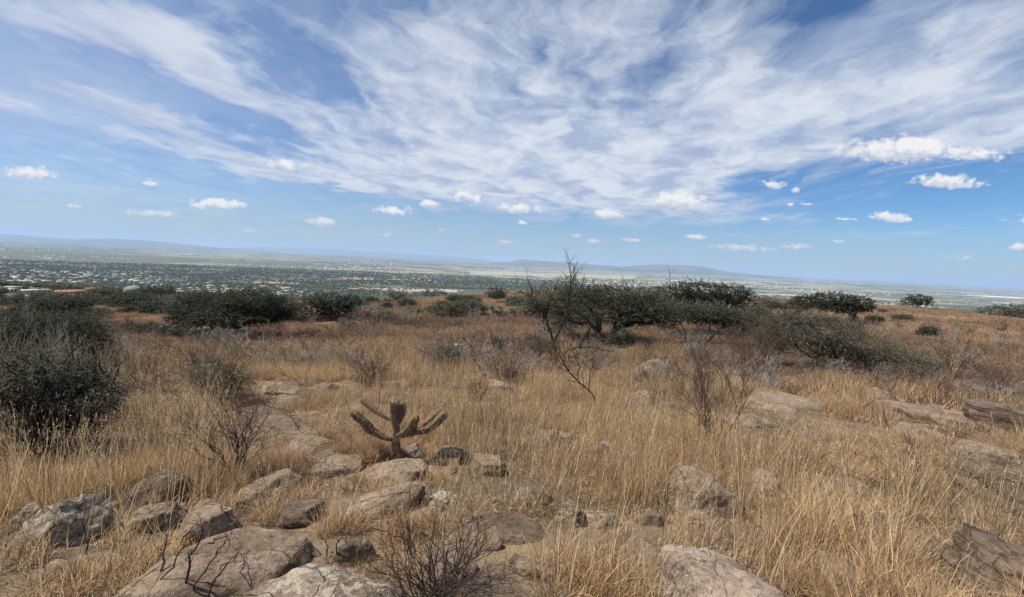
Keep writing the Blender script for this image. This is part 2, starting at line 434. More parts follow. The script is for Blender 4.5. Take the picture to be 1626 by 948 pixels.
# ------------------------------------------------------------------ plant materials
def leafy(name, ca, cb, trans=.25, rough=.75):
    m, t, b = material(name)
    g = t.new('ShaderNodeNewGeometry'); oi = t.new('ShaderNodeObjectInfo')
    c = t.mix(g.outputs['Random Per Island'], ca, cb)
    c = t.mix(t.ramp(t.noise(g.outputs['Position'], 1.6, 4, .6), .35, .7, 0, .45), c, tuple(v*1.5 for v in cb))
    c = t.mix(t.math('MULTIPLY', oi.outputs['Random'], .5), c, (ca[0]*1.7, ca[1]*1.35, ca[2]*.9))
    t.put(b.inputs['Base Color'], c); b.inputs['Roughness'].default_value = rough
    tr = t.new('ShaderNodeBsdfTranslucent'); t.put(tr.inputs[0], c)
    mx_ = t.new('ShaderNodeMixShader'); mx_.inputs[0].default_value = trans
    t.put(mx_.inputs[1], b.outputs[0]); t.put(mx_.inputs[2], tr.outputs[0])
    t.put(m.node_tree.nodes['Material Output'].inputs[0], mx_.outputs[0])
    return m
def barky(name, ca, cb, sc=14):
    m, t, b = material(name)
    g = t.new('ShaderNodeNewGeometry')
    n_ = t.noise(t.mapping(g.outputs['Position'], scale=(1, 1, .35)), sc, 6, .65)
    t.put(b.inputs['Base Color'], t.mix(t.ramp(n_, .35, .66), ca, cb))
    bp = t.new('ShaderNodeBump'); bp.inputs['Strength'].default_value = .7; bp.inputs['Distance'].default_value = .01
    t.put(bp.inputs['Height'], n_); t.put(b.inputs['Normal'], bp.outputs[0])
    return m
M = {
    'acacia': leafy('acacia_leaf', (.036, .047, .034), (.070, .082, .055)),
    'acacia_dark': leafy('dark_leaf', (.028, .038, .030), (.055, .066, .047)),
    'grey_leaf': leafy('grey_green_leaf', (.060, .072, .056), (.105, .115, .088)),
    'nopal': leafy('cactus_pad', (.070, .088, .060), (.135, .150, .105), .0, .6),
    'bark': barky('bark', (.055, .045, .036), (.13, .11, .09)),
    'pale_bark': barky('pale_bark', (.15, .135, .115), (.32, .29, .25)),
    'brown_twig': barky('brown_twig', (.075, .048, .034), (.16, .11, .08), 30),
    'dark_twig': barky('dark_twig', (.030, .022, .018), (.075, .052, .042), 40),
    'grey_twig': barky('grey_twig', (.17, .155, .13), (.34, .31, .26), 30),
    'wood_green': leafy('valley_leaf', (.066, .080, .052), (.122, .134, .086)),
}
def straw(name, cols):
    m, t, b = material(name)
    g = t.new('ShaderNodeNewGeometry')
    a = t.new('ShaderNodeAttribute', attribute_type='INSTANCER', attribute_name='tint')
    rp = g.outputs['Random Per Island']
    gold = t.mix(rp, cols[0], cols[1]); rust = t.mix(rp, cols[2], cols[3])
    c = t.mix(t.math('MINIMUM', a.outputs['Fac'], 1.0), gold, rust)
    c = t.mix(t.ramp(a.outputs['Fac'], 1.0, 1.5, 0, .8), c, t.mix(rp, (.13, .095, .070), (.30, .235, .175)))
    c = t.mix(t.ramp(rp, .80, .82), c, tuple(v*.55 for v in cols[2]))
    t.put(b.inputs['Base Color'], c); b.inputs['Roughness'].default_value = .7; b.inputs['Specular IOR Level'].default_value = .25
    tr = t.new('ShaderNodeBsdfTranslucent'); t.put(tr.inputs[0], c)
    mx_ = t.new('ShaderNodeMixShader'); mx_.inputs[0].default_value = .38
    t.put(mx_.inputs[1], b.outputs[0]); t.put(mx_.inputs[2], tr.outputs[0])
    t.put(m.node_tree.nodes['Material Output'].inputs[0], mx_.outputs[0])
    return m
M['straw'] = straw('dry_grass', [(.42, .276, .140), (.88, .67, .405), (.255, .158, .100), (.53, .365, .235)])
M['culm'] = straw('grass_stalk', [(.55, .40, .22), (.86, .69, .44), (.40, .28, .165), (.66, .49, .31)])

# ------------------------------------------------------------------ grass tufts
def blades(mb, rng, n, h, spread, lean, curve, wid, K=5, r0=.03):
    az = rng.uniform(0, 2*np.pi, n); hh = rng.uniform(h[0], h[1], n)
    ln = np.abs(rng.normal(0, lean, n)); cv = rng.uniform(curve[0], curve[1], n)
    rb = spread * np.sqrt(rng.uniform(0, 1, n)); ab = rng.uniform(0, 2*np.pi, n)
    base = np.stack([rb*np.cos(ab), rb*np.sin(ab), np.full(n, -.02)], -1)
    s = np.linspace(0, 1, K)
    ang = ln[:, None] + cv[:, None] * s[None, :]**1.4
    d = np.stack([np.sin(ang)*np.cos(az)[:, None], np.sin(ang)*np.sin(az)[:, None], np.cos(ang)], -1)
    step = (hh / (K-1))[:, None, None] * d
    P = base[:, None, :] + np.concatenate([np.zeros((n, 1, 3)), np.cumsum(step[:, :-1], 1)], 1)
    P += rng.normal(0, .012, P.shape) * s[None, :, None] * hh[:, None, None]
    P[..., 2] = np.maximum(P[..., 2], -.02)
    fa = az + rng.normal(np.pi/2, .7, n)
    wv_ = np.stack([np.cos(fa), np.sin(fa), np.zeros(n)], -1)
    wd = rng.uniform(wid[0], wid[1], n)
    tp = np.clip(1.15 - s**1.5, .12, 1)
    mb.ribbons(P, wv_[:, None, :] * (wd[:, None] * tp[None, :])[..., None])
    return P
def culms(mb, rng, n, h, spread, lean, wid, head=True):
    P = blades(mb, rng, n, h, spread, lean, (.0, .35), wid, K=6)
    if head:                                           # feathery seed heads
        for p in P[rng.uniform(size=n) < .55]:
            k = rng.integers(7, 13); tt = rng.uniform(.78, 1.0, k)
            c = p[-2] + (p[-1] - p[-2]) * ((tt - .78) / .22)[:, None]
            d = (p[-1] - p[-3]); d /= np.linalg.norm(d) + 1e-9
            a = d[None, :] * .013 + rng.normal(0, .005, (k, 3))
            mb.leaves(c + a, a, rng.normal(0, .0014, (k, 3)))
tuft_col = bpy.data.collections.new("grass_tufts")
def tuft(name, fn, mat, col=tuft_col):
    mb = MB(); fn(mb); o = bpy.data.objects.new(name, mb.mesh(name, mat)); col.objects.link(o); return o
def mk(seed, kind):
    rng = np.random.default_rng(seed)
    def fn(mb):
        if kind == 'bunch':
            blades(mb, rng, 70, (.10, .36), .11, .42, (.2, 1.7), (.0014, .0034))
            blades(mb, rng, 18, (.25, .5), .07, .25, (.1, .9), (.0014, .0030))
        elif kind == 'mat':
            blades(mb, rng, 100, (.07, .25), .20, .70, (.3, 2.0), (.0014, .0034))
        elif kind == 'litter':
            blades(mb, rng, 60, (.10, .36), .26, 1.3, (.0, .5), (.0014, .0034))
        elif kind == 'far':
            blades(mb, rng, 64, (.16, .52), .26, .40, (.1, 1.4), (.0035, .0080), K=4)
        elif kind == 'farther':
            blades(mb, rng, 60, (.14, .46), .50, .40, (.1, 1.2), (.008, .017), K=3)
    return fn
PICK = {}
for kind, nvar in (('bunch', 5), ('mat', 4), ('litter', 3), ('far', 4), ('farther', 4)):
    for k in range(nvar): PICK.setdefault(kind, []).append((f'tuft_{len(PICK):02d}_{k:02d}', kind))
_order = []
for ki, (kind, nvar) in enumerate((('bunch', 5), ('mat', 4), ('litter', 3), ('far', 4), ('farther', 4))):
    PICK[kind] = []
    for k in range(nvar):
        nm = f'{chr(97+ki)}_tuft_{chr(97+k)}'
        tuft(nm, mk(100*ki + k, kind), M['straw']); PICK[kind].append(len(_order)); _order.append(nm)
culm_col = bpy.data.collections.new("stalk_tufts")
for k in range(5):
    rng = np.random.default_rng(900 + k)
    tuft(f'a_stalk_{chr(97+k)}', (lambda mb, rng=rng: culms(mb, rng, 8, (.5, 1.0), .10, .26, (.0016, .0028))), M['culm'], culm_col)

twig_col = bpy.data.collections.new("twig_litter")
def twig_fn(rng):
    def fn(mb):
        for j in range(10):
            a = rng.uniform(0, 6.28); s = rng.uniform(.3, 2.6); p = np.array([rng.normal(0, .09), rng.normal(0, .09), 0.0]); d = np.array([math.cos(a)*s, math.sin(a)*s, rng.uniform(.25, 1)]); d /= np.linalg.norm(d)
            pts = [p]; L = rng.uniform(.05, .12)
            for i in range(5): d = d + rng.normal(0, .22, 3); d /= np.linalg.norm(d); q = pts[-1] + d * L; q[2] = max(q[2], .005); pts.append(q)
            mb.tube(pts, np.linspace(.0032, .0012, 6), 3, False)
            for i in (2, 3, 4):
                e = d + rng.normal(0, .8, 3); e /= np.linalg.norm(e); mb.tube([pts[i], pts[i] + e*L*.8, pts[i] + e*L*1.5 + rng.normal(0, .02, 3)], [.0018, .0012, .0007], 3, False)
    return fn
for k in range(6):
    tuft(f'twigs_{chr(97+k)}', twig_fn(np.random.default_rng(970+k)), M['grey_twig' if k == 0 else 'brown_twig'], twig_col)
for k in range(3):
    rng = np.random.default_rng(950 + k)
    tuft(f'b_curl_{chr(97+k)}', (lambda mb, rng=rng: blades(mb, rng, 16, (.10, .30), .16, .7, (.4, 2.2), (.0016, .0032), K=6)), M['culm'], culm_col)

def scatter_group(name, col, extra_rot=True):
    g = bpy.data.node_groups.new(name, 'GeometryNodeTree')
    g.interface.new_socket('Geometry', in_out='INPUT', socket_type='NodeSocketGeometry')
    g.interface.new_socket('Geometry', in_out='OUTPUT', socket_type='NodeSocketGeometry')
    n = g.nodes; l = g.links
    i = n.new('NodeGroupInput'); o = n.new('NodeGroupOutput')
    ci = n.new('GeometryNodeCollectionInfo'); ci.inputs[0].default_value = col; ci.inputs[1].default_value = True; ci.inputs[2].default_value = True
    iop = n.new('GeometryNodeInstanceOnPoints'); iop.inputs['Pick Instance'].default_value = True
    def attr(nm, typ):
        a = n.new('GeometryNodeInputNamedAttribute'); a.data_type = typ; a.inputs[0].default_value = nm; return a.outputs[0]
    l.new(i.outputs[0], iop.inputs['Points']); l.new(ci.outputs[0], iop.inputs['Instance'])
    l.new(attr('pick', 'INT'), iop.inputs['Instance Index'])
    e = n.new('FunctionNodeEulerToRotation'); l.new(attr('rot', 'FLOAT_VECTOR'), e.inputs[0]); l.new(e.outputs[0], iop.inputs['Rotation'])
    l.new(attr('scl', 'FLOAT'), iop.inputs['Scale']); l.new(iop.outputs[0], o.inputs[0])
    return g
def scatter(name, label, cat, col, pts, pick, rot, scl, tint):
    me = bpy.data.meshes.new(name); me.vertices.add(len(pts)); me.vertices.foreach_set('co', np.asarray(pts, np.float32).ravel())
    for nm, typ, arr in (('pick', 'INT', pick), ('rot', 'FLOAT_VECTOR', rot), ('scl', 'FLOAT', scl), ('tint', 'FLOAT', tint)):
        a = me.attributes.new(nm, typ, 'POINT')
        a.data.foreach_set('vector' if typ == 'FLOAT_VECTOR' else 'value', np.asarray(arr, np.int32 if typ == 'INT' else np.float32).ravel())
    o = link(name, me); tag(o, label, cat, kind='stuff')
    md = o.modifiers.new('scatter', 'NODES'); md.node_group = scatter_group(name + '_scatter', col)
    return o
# ------------------------------------------------------------------ rocks
import bmesh
def rocky(name, base, light, lichen, amt, layer=0.0):
    m, t, b = material(name)
    tcn = t.new('ShaderNodeTexCoord'); oi = t.new('ShaderNodeObjectInfo')
    g = t.new('ShaderNodeNewGeometry'); P = g.outputs['Position']
    n1 = t.noise(P, 3.2, 7, .62, .3); n2 = t.noise(P, 26, 6, .7); n3 = t.noise(P, 110, 4, .7)
    c = t.mix(t.ramp(n1, .33, .66), base, light)
    c = t.mix(t.ramp(n2, .46, .66, 0, .75), c, tuple(v*.42 for v in base))
    c = t.mix(t.ramp(n3, .55, .75, 0, .45), c, tuple(min(1, v*1.5) for v in light))
    ln = t.noise(P, 15, 8, .74, .4)
    c = t.mix(t.ramp(ln, .62 - amt*.14, .68 - amt*.12, 0, .25 + .6*amt), c, lichen)
    h = t.math('ADD', t.math('MULTIPLY', n1, .9), t.math('ADD', t.math('MULTIPLY', n2, .45), t.math('MULTIPLY', n3, .14)))
    if layer:
        ly = t.noise(t.mapping(P, rot=(.12, .1, .5), scale=(.5, .8, 9)), 3.0, 5, .6, .8)
        h = t.math('ADD', h, t.math('MULTIPLY', ly, layer)); c = t.mix(t.ramp(ly, .52, .36, 0, .75), c, tuple(v*.33 for v in base))
    vo = t.new('ShaderNodeTexVoronoi', feature='DISTANCE_TO_EDGE'); t.put(vo.inputs['Vector'], t.vmath('ADD', P, t.vmath('MULTIPLY', t.noise(P, 4, 4, .6, out=1), (.12, .12, .12)))); vo.inputs['Scale'].default_value = 1.5
    cr = t.ramp(vo.outputs[0], .0, .012, .6, 0)
    c = t.mix(t.math('MULTIPLY', cr, t.ramp(n1, .42, .58)), c, tuple(v*.3 for v in base))
    h = t.math('SUBTRACT', h, t.math('MULTIPLY', cr, .35))
    t.put(b.inputs['Base Color'], c)
    bp = t.new('ShaderNodeBump'); bp.inputs['Strength'].default_value = 1.0; bp.inputs['Distance'].default_value = .05
    t.put(bp.inputs['Height'], h); t.put(b.inputs['Normal'], bp.outputs[0])
    return m
RM = {
    'pink': rocky('pinkish_rock', (.225, .168, .128), (.40, .32, .255), (.50, .45, .39), .35),
    'grey': rocky('grey_rock', (.165, .120, .084), (.285, .218, .158), (.38, .34, .28), .4),
    'brown': rocky('brown_rock', (.118, .082, .058), (.20, .148, .108), (.33, .29, .24), .25),
    'sandy': rocky('sandy_rock', (.185, .134, .092), (.29, .222, .158), (.42, .38, .33), .35),
    'lichen': rocky('lichen_rock', (.17, .130, .096), (.28, .222, .168), (.42, .38, .30), 1.0),
    'layered': rocky('layered_rock', (.12, .086, .062), (.21, .158, .115), (.30, .25, .20), .25, 1.0),
}
_ico = {}
def ico(sub):
    if sub not in _ico:
        bm = bmesh.new(); bmesh.ops.create_icosphere(bm, subdivisions=sub, radius=1)
        _ico[sub] = (np.array([v.co[:] for v in bm.verts]), np.array([[v.index for v in f.verts] for f in bm.faces])); bm.free()
    return _ico[sub]
def rock_mesh(name, seed, size, mat, sub=4, flat=0.0, cuts=10, ledge=0.0, rough=1.0):
    v, f = ico(sub); v = v.copy(); rng = np.random.default_rng(seed)
    o = rng.uniform(-50, 50, 3)
    v *= (1 + .28 * fbm(v[:, 0]*.9 + o[0], v[:, 1]*.9 + o[1], v[:, 2]*.9 + o[2], seed, 3))[:, None]
    for k in range(cuts):
        n = rng.normal(size=3); n[2] = abs(n[2]) * .8; n /= np.linalg.norm(n); d = rng.uniform(.55, .85)
        ex = v @ n - d; v -= np.maximum(ex, 0)[:, None] * n[None, :] * .96
    if flat: v[:, 2] = np.where(v[:, 2] > flat, flat + (v[:, 2] - flat) * .15, v[:, 2])
    if ledge:
        q = v[:, 2] * 4.5 + .6 * fbm(v[:, 0]*1.5 + 3, v[:, 1]*1.5, None, seed, 2)
        s = 1 + ledge * (np.abs((q % 1) - .5) - .25); v[:, :2] *= s[:, None]
    size = np.asarray(size)
    v *= size[None, :]
    nn = v / (np.linalg.norm(v, axis=1)[:, None] + 1e-9)
    k = float(size.mean())
    v += nn * (rough * (k * .10 * fbm(v[:, 0]/k*2.6 + o[0], v[:, 1]/k*2.6, v[:, 2]/k*2.6, seed + 5, 4) - k * .10 * np.abs(fbm(v[:, 0]/k*3.4 + o[2], v[:, 1]/k*3.4, v[:, 2]/k*3.4, seed + 6, 4)) + .030 * fbm(v[:, 0]*6, v[:, 1]*6 + o[1], v[:, 2]*6, seed + 9, 5, .6)))[:, None]
    mb = MB(); mb.add(v, tris=f)
    return mb.mesh(name, RM[mat], True)
ROCKS = []                       # footprints (x, y, radius) that keep grass off
def rock(px, base, wpx, hpx, mat, label, seed, dep=.8, flat=0.0, rot=0.0, tilt=(0, 0), name='boulder', cat='rock', sink=.40, cuts=10, ledge=0.0, clear=.62):
    p = hit(px, base); k = p.y / FOC
    a = wpx * k / 2 * 1.06; h = hpx * k * .95; b_ = a * dep
    sz = (a, b_, h / (1 - sink) * .62)
    me = rock_mesh(name, seed, sz, mat, 5 if wpx > 60 else 4, flat, cuts, ledge)
    o = link(name, me); d = Vector((p.x, p.y, 0)).normalized()
    c = p + d * b_ * .75
    z = float(gz(np.array([c.x]), np.array([c.y]))[0])
    o.location = (c.x, c.y, min(z, p.z + .15) + sz[2] * (.62 - sink) * .5)
    o.rotation_euler = (tilt[0], tilt[1], rot - math.atan2(p.x, p.y) )
    tag(o, label, cat); ROCKS.append((c.x - d.x*b_*.35, c.y - d.y*b_*.35, a * (clear + (.25 if mat in ('pink', 'layered') else .12)), b_ * (clear + (.5 if mat in ('pink', 'layered') else .30)), -math.atan2(p.x, p.y) + rot))
    return o
for r_ in [
    (97, 872, 150, 76, 'lichen', "rough grey boulder with a pitted pale face beside golden grass", 11, .7, 0, .1),
    (38, 868, 72, 62, 'grey', "smaller pale rock leaning on the rough grey boulder's left side", 12, .8),
    (243, 806, 122, 50, 'brown', "smooth dark brown rounded boulder with tall grass behind it", 13, .7),
    (252, 842, 112, 46, 'sandy', "low tan rock just in front of the smooth dark boulder", 14, .6, .5),
    (330, 858, 118, 52, 'grey', "angular grey brown rock at the head of the flat slab", 15, .8, .55),
    (366, 950, 350, 84, 'grey', "large flat grey rock slab behind the dark thorny branches", 16, .75, .35, .1, (-.02, .05), 'rock_slab'),
    (412, 806, 112, 44, 'sandy', "smooth pale sloping rock under the bare brown shrub", 17, .8, .5, .2, (0, -.25)),
    (478, 832, 92, 38, 'brown', "brown rock half hidden behind the tall pale grass stalks", 18, .8, .4),
    (480, 1030, 330, 92, 'lichen', "flat rock crusted with white lichen left of the dark thorn bush", 19, .6, .4, 0, (0, .04), 'rock_slab'),
    (604, 822, 165, 52, 'sandy', "long slanting rock ledge below the branching cactus", 20, .45, .4, .35, (0, -.20), 'rock_ledge'),
    (640, 764, 120, 36, 'sandy', "flat tan rock right at the cactus foot", 21, .6, .4),
    (652, 731, 66, 26, 'grey', "grey rock peeping out behind the cactus stem", 22),
    (716, 738, 72, 30, 'grey', "grey rock in the grass right of the cactus", 23, .8, .5),
    (708, 802, 62, 24, 'lichen', "small pale flat stone with bluish lichen near the thorn bush", 24, .7, .4),
    (772, 752, 82, 32, 'sandy', "tan rock sunk in straw between the cactus and pale slab", 25, .8, .5),
    (793, 626, 48, 26, 'sandy', "pale rock on the slope behind the cactus, the larger of two", 26),
    (722, 625, 40, 18, 'sandy', "pale rock on the slope behind the cactus, the smaller of two", 27),
    (762, 604, 50, 16, 'grey', "low grey rock in dry grass below the round grey shrub", 28),
    (517, 622, 52, 13, 'grey', "flat grey rock beside the brown twiggy dome bush", 29),
    (634, 622, 60, 20, 'grey', "grey rock showing above the cactus top", 30),
    (880, 716, 34, 32, 'brown', "small dark upright rock left of the pale block", 31),
    (972, 722, 72, 26, 'lichen', "pale block of rock among dense straw", 32, .7, .4),
    (948, 744, 62, 28, 'grey', "grey rock just below the pale block", 33),
    (903, 836, 70, 36, 'grey', "grey stone, left one of the pair in trampled grass", 34),
    (948, 842, 78, 36, 'sandy', "tan stone, right one of the pair in trampled grass", 35, .8, .4),
    (1115, 822, 132, 84, 'grey', "big rounded cracked boulder in grass below the tall bare shrub", 36, .85, 0, .3),
    (1208, 796, 76, 44, 'grey', "grey rock at the right flank of the cracked boulder", 37),
    (1036, 836, 56, 34, 'brown', "wedge shaped brown stone left of the cracked boulder", 38, .7, .4, .3, (0, .3)),
    (1150, 1012, 262, 200, 'pink', "big sandy flat-topped block with a bright left face", 39, .75, .25, -.12, (0, .05), 'rock_slab'),
    (1240, 652, 176, 30, 'sandy', "broad flat rock in the grass in front of the drooping shrub", 40, .9, .35),
    (1036, 604, 66, 30, 'grey', "grey rock beside the dark brown tussock", 41),
    (1022, 642, 54, 20, 'sandy', "low tan rock in grass under the dark brown tussock", 42),
    (1482, 676, 172, 36, 'grey', "wide ledge of grey rock in right hand grass", 43, .7, .35, 0, (0, 0), 'rock_ledge'),
    (1596, 690, 110, 80, 'layered', "cracked layered ledge behind the dark layered outcrop", 44, .8, .4, 0, (0, 0), 'rock_ledge'),
    (1556, 738, 120, 40, 'sandy', "pale rounded rock between the two right hand ledges", 45, .8, .45),
    (1606, 812, 170, 110, 'layered', "dark layered outcrop beside the big straw tussock", 46, .9, .4, 0, (0, .05), 'rock_outcrop'),
    (1585, 962, 240, 145, 'layered', "dark brown split rock like a log at the corner", 47, .5, .5, -.35, (0, .22), 'rock_outcrop'),
    (1335, 790, 132, 38, 'grey', "flat grey rock buried under the big straw tussock", 48, .7, .4),
    (846, 800, 66, 24, 'grey', "low grey stone in trampled grass left of the stone pair", 49),
    (305, 708, 42, 18, 'lichen', "small pale rock in tall grass under the grey green shrub", 50),
    (1212, 606, 44, 14, 'grey', "small grey rock at the foot of reddish bare stems", 51),
    (560, 900, 70, 40, 'grey', "grey rock under the left edge of the dark thorn bush", 52),
    (700, 655, 40, 16, 'sandy', "little tan stone up the slope right of the cactus", 53),
    (1400, 640, 60, 18, 'grey', "low grey stone below the drooping shrub's tip", 54),
    (860, 925, 90, 36, 'grey', "grey stone half covered by straw right of the thorn bush", 55, .8, .4),
]:
    (px, base, wp, hp, mt, lb, sd_), ex = r_[:7], r_[7:]
    kw = dict(zip(('dep', 'flat', 'rot', 'tilt', 'name'), ex))
    if mt == 'layered': kw['ledge'] = .30
    rock(px, base, wp, hp, mt, lb, sd_, **kw)
# low rocks sunk among the grass
sunk = [rock_mesh('sunken_rock', 340+k, (.5, .36, .20), ('grey', 'sandy', 'sandy', 'brown')[k % 4], 4, .4) for k in range(8)]
rng = np.random.default_rng(123); cnt = 0
while cnt < 42:
    px, py = rng.uniform(10, 1620), 585 + 350 * rng.uniform() ** 1.1
    if 560 < px < 700 and 600 < py < 760: continue
    p = hit(px, py)
    if any(math.hypot(p.x - q[0], p.y - q[1]) < max(q[2], q[3]) + .25 for q in ROCKS): continue
    o = link('sunken_rock', sunk[cnt % 8], None, p); s = rng.uniform(.45, 1.15) * (.55 + .07 * p.y); o.scale = (s*rng.uniform(.8, 1.3), s, s*rng.uniform(.7, 1.1)); a_ = rng.uniform(0, 6.28); o.rotation_euler = (rng.uniform(-.12, .12), rng.uniform(-.12, .12), a_)
    tag(o, "low weathered rock half sunk in the straw coloured grass", "rock", "low rocks sunk in the grass"); cnt += 1
    d = Vector((p.x, p.y, 0)).normalized(); ROCKS.append((p.x - d.x*.12*s, p.y - d.y*.12*s, .50*s, .50*s, 0))
# loose stones
stones = [rock_mesh('stone', 300+k, (.055, .045, .035), ('grey', 'sandy', 'brown')[k % 3], 2) for k in range(6)]
rng = np.random.default_rng(77)
for k in range(90):
    px, py = rng.uniform(20, 1610), 600 + 345 * rng.uniform() ** .8
    p = hit(px, py); o = link('stone', stones[k % 6], None, p); o.rotation_euler = tuple(rng.uniform(-.3, .3, 2)) + (rng.uniform(0, 6.3),)
    s = rng.uniform(.5, 2.0); o.scale = (s, s, s)
    tag(o, "small loose stone lying on the dry ground", "stone", "loose stones in the grass")
# ------------------------------------------------------------------ trees and shrubs
def bend(p0, p1, rng, k=6, wob=.08, sag=0.0):
    p0, p1 = np.asarray(p0, float), np.asarray(p1, float); s = np.linspace(0, 1, k)[:, None]
    L = np.linalg.norm(p1 - p0); q = p0 + (p1 - p0) * s
    w_ = rng.normal(0, wob * L, (k, 3)); w_[0] = 0; w_[-1] = 0
    q = q + w_ * .5; q[:, 2] += sag * L * (s[:, 0] * (1 - s[:, 0])) * 4
    return q
GR_MIN = [.0012]
def grow(mb, rng, p, d, L, r, depth, spread=.55, up=.25, kids=(2, 4), sides=4, shrink=.62):
    r = max(r, GR_MIN[0])
    k = 5; pts = [np.array(p, float)]; d = np.array(d, float); d /= np.linalg.norm(d)
    for i in range(k - 1):
        d = d + rng.normal(0, .16, 3) + np.array([0, 0, up * .12]); d /= np.linalg.norm(d); pts.append(pts[-1] + d * L / (k-1))
    pts = np.array(pts); mb.tube(pts, np.linspace(r, r * (.55 if depth else .3), k), sides if depth else 3, cap=False)
    if depth <= 0: return
    for j in range(rng.integers(kids[0], kids[1] + 1)):
        s = rng.uniform(.35, 1.0) if j else 1.0
        i = min(int(s * (k-1)), k-2); q = pts[i] + (pts[i+1] - pts[i]) * (s*(k-1) - i)
        nd = d + rng.normal(0, spread, 3) + np.array([0, 0, up])
        grow(mb, rng, q, nd, L * shrink * rng.uniform(.75, 1.2), r * (.75 - .25*s) , depth - 1, spread, up, kids, sides, shrink)
def sprays(mb, rng, c, r, n, leaf, twig=.35, per=11, flat=.55, droop=.15, tw=None):
    """feathery twigs through an ellipsoid c, r"""
    u = rng.normal(size=(n, 3)); u /= np.linalg.norm(u, axis=1)[:, None]
    rad = rng.uniform(.25, 1.0, n) ** .5
    lump = 1 + .48 * fbm(u[:, 0]*2.2 + c[0], u[:, 1]*2.2 + c[1], u[:, 2]*2.2, int(abs(c[0]*7)) + 3, 3)
    O = np.asarray(c) + u * np.asarray(r) * (rad * lump)[:, None]
    D = u * np.array([1, 1, flat]) + rng.normal(0, .45, (n, 3)) * np.array([1, 1, .45]); D[:, 2] -= droop * rng.uniform(0, 1, n)
    D /= np.linalg.norm(D, axis=1)[:, None]
    ls = twig * rng.uniform(.5, 1.3, n)
    s = (np.arange(per) + .5) / per
    C = O[:, None, :] + D[:, None, :] * (ls[:, None] * s[None, :])[..., None]
    side = np.cross(D, np.array([0, 0, 1.0])); side /= np.linalg.norm(side, axis=1)[:, None] + 1e-6
    sg = np.where(np.arange(per) % 2, 1, -1)[None, :, None]
    ld = D[:, None, :] * .55 + side[:, None, :] * sg + rng.normal(0, .35, (n, per, 3)); ld /= np.linalg.norm(ld, axis=2)[..., None]
    ll = leaf * rng.uniform(.6, 1.35, (n, per, 1))
    nrm = np.cross(ld, rng.normal(0, 1, (n, per, 3)) * .6 + np.array([0, 0, 1.0])); nrm /= np.linalg.norm(nrm, axis=2)[..., None] + 1e-6
    C = C + ld * ll * .5
    mb.leaves(C.reshape(-1, 3), (ld * ll * .5).reshape(-1, 3), (nrm * ll * .27).reshape(-1, 3))
    if tw is not None:
        sel = rng.uniform(size=n) < .5
        P = np.stack([O[sel], O[sel] + D[sel] * ls[sel][:, None]], 1); wd = np.repeat(side[sel][:, None, :], 2, 1) * np.array([.006, .003])[None, :, None] * max(1, leaf/.05)
        tw.ribbons(P, wd)

def tree(label, base, lobes, seed, leaf='acacia', bark='bark', dens=1.0, trunks=None, rtrunk=None, name='acacia_tree', cat='tree', fork=.35, twig=.4, depth=None, limbs=True, bare=0.0, group=None, y=None, deep=.8, flat=.45, droop=.05):
    rng = np.random.default_rng(seed)
    p = hit(*base) if y is None else None
    if p is None:
        q = at_dist(base[0], base[1], y); p = Vector((q.x, y, float(gz(np.array([q.x]), np.array([y]))[0])))
    yy = p.y; k = yy / FOC
    root = thing(name, label, cat, p, group)
    L = []
    for (lx, ly, rx, ry) in lobes:
        q = at_dist(lx, ly, yy + rng.uniform(-.55, .55) * rx * k * deep)
        L.append((np.array(q - p), np.array([rx*k*1.12, max(rx, ry*1.3)*k*deep, ry*k*.95])))
    width = max(abs(l[0][0]) + l[1][0] for l in L)
    lf = max(.018, .0029 * yy)
    top = max(l[0][2] for l in L); low = min(l[0][2] - l[1][2] for l in L)
    rt = rtrunk or max(.02, .045 * width)
    cr, tw = MB(), MB(); tk = MB()
    stems = trunks or [base[0]]
    for si, sx_ in enumerate(stems):
        b0 = np.array([(sx_ - base[0]) * k, rng.uniform(-.2, .2) * (si > 0), -.12])
        mine = [l for l in L if len(stems) == 1 or si == int(np.argmin([abs(l[0][0] - (s - base[0])*k) for s in stems]))] or L[:1]
        mc = np.mean([l[0] for l in mine], axis=0)
        fk = b0 + (mc - b0) * fork + np.array([rng.normal(0, .05*width), 0, 0])
        fk[2] = max(fk[2], .25 * top)
        tk.tube(bend(b0, fk, rng, 7, .06), np.linspace(rt*1.25, rt*.8, 7) * rng.uniform(.92, 1.08, 7), 8)
        if limbs:
            for l in mine:
                e = l[0] + np.array([0, 0, -.25 * l[1][2]]); tk.tube(bend(fk, e, rng, 6, .10, .05), np.linspace(rt*.62, rt*.22, 6), 6)
                for j in range(7):
                    u = rng.normal(size=3); u /= np.linalg.norm(u); q = l[0] + u * l[1] * .8
                    s0 = fk + (e - fk) * rng.uniform(.45, 1); tk.tube(bend(s0, q, rng, 5, .09), np.linspace(rt*.2, rt*.06, 5), 4, False)
    for c, r in L:
        vol = (r[0]*r[1] + r[0]*r[2] + r[1]*r[2]) * 4.2
        n = int(np.clip(dens * vol / (lf*lf) * .36, 40, 3600))
        sprays(cr, rng, c, r, n, lf, max(twig * min(1, r.min()*2.2), lf * 2.5), 11, flat, droop, tw)
    if bare:
        for j in range(int(bare)):
            c, r = L[rng.integers(len(L))]; u = rng.normal(size=3); u[2] = abs(u[2]); u /= np.linalg.norm(u)
            grow(tk, rng, c + u * r * .6, u + np.array([0, 0, .5]), float(r.mean()) * .8, rt * .12 + .004, 2, .4, .2, (2, 3), 3)
    if tw.n: tk.add(np.concatenate(tw.v), np.concatenate(tw.f4))
    if tk.n: tk.build('trunk', M[bark], root)
    cr.build('crown', M[leaf], root)
    return root

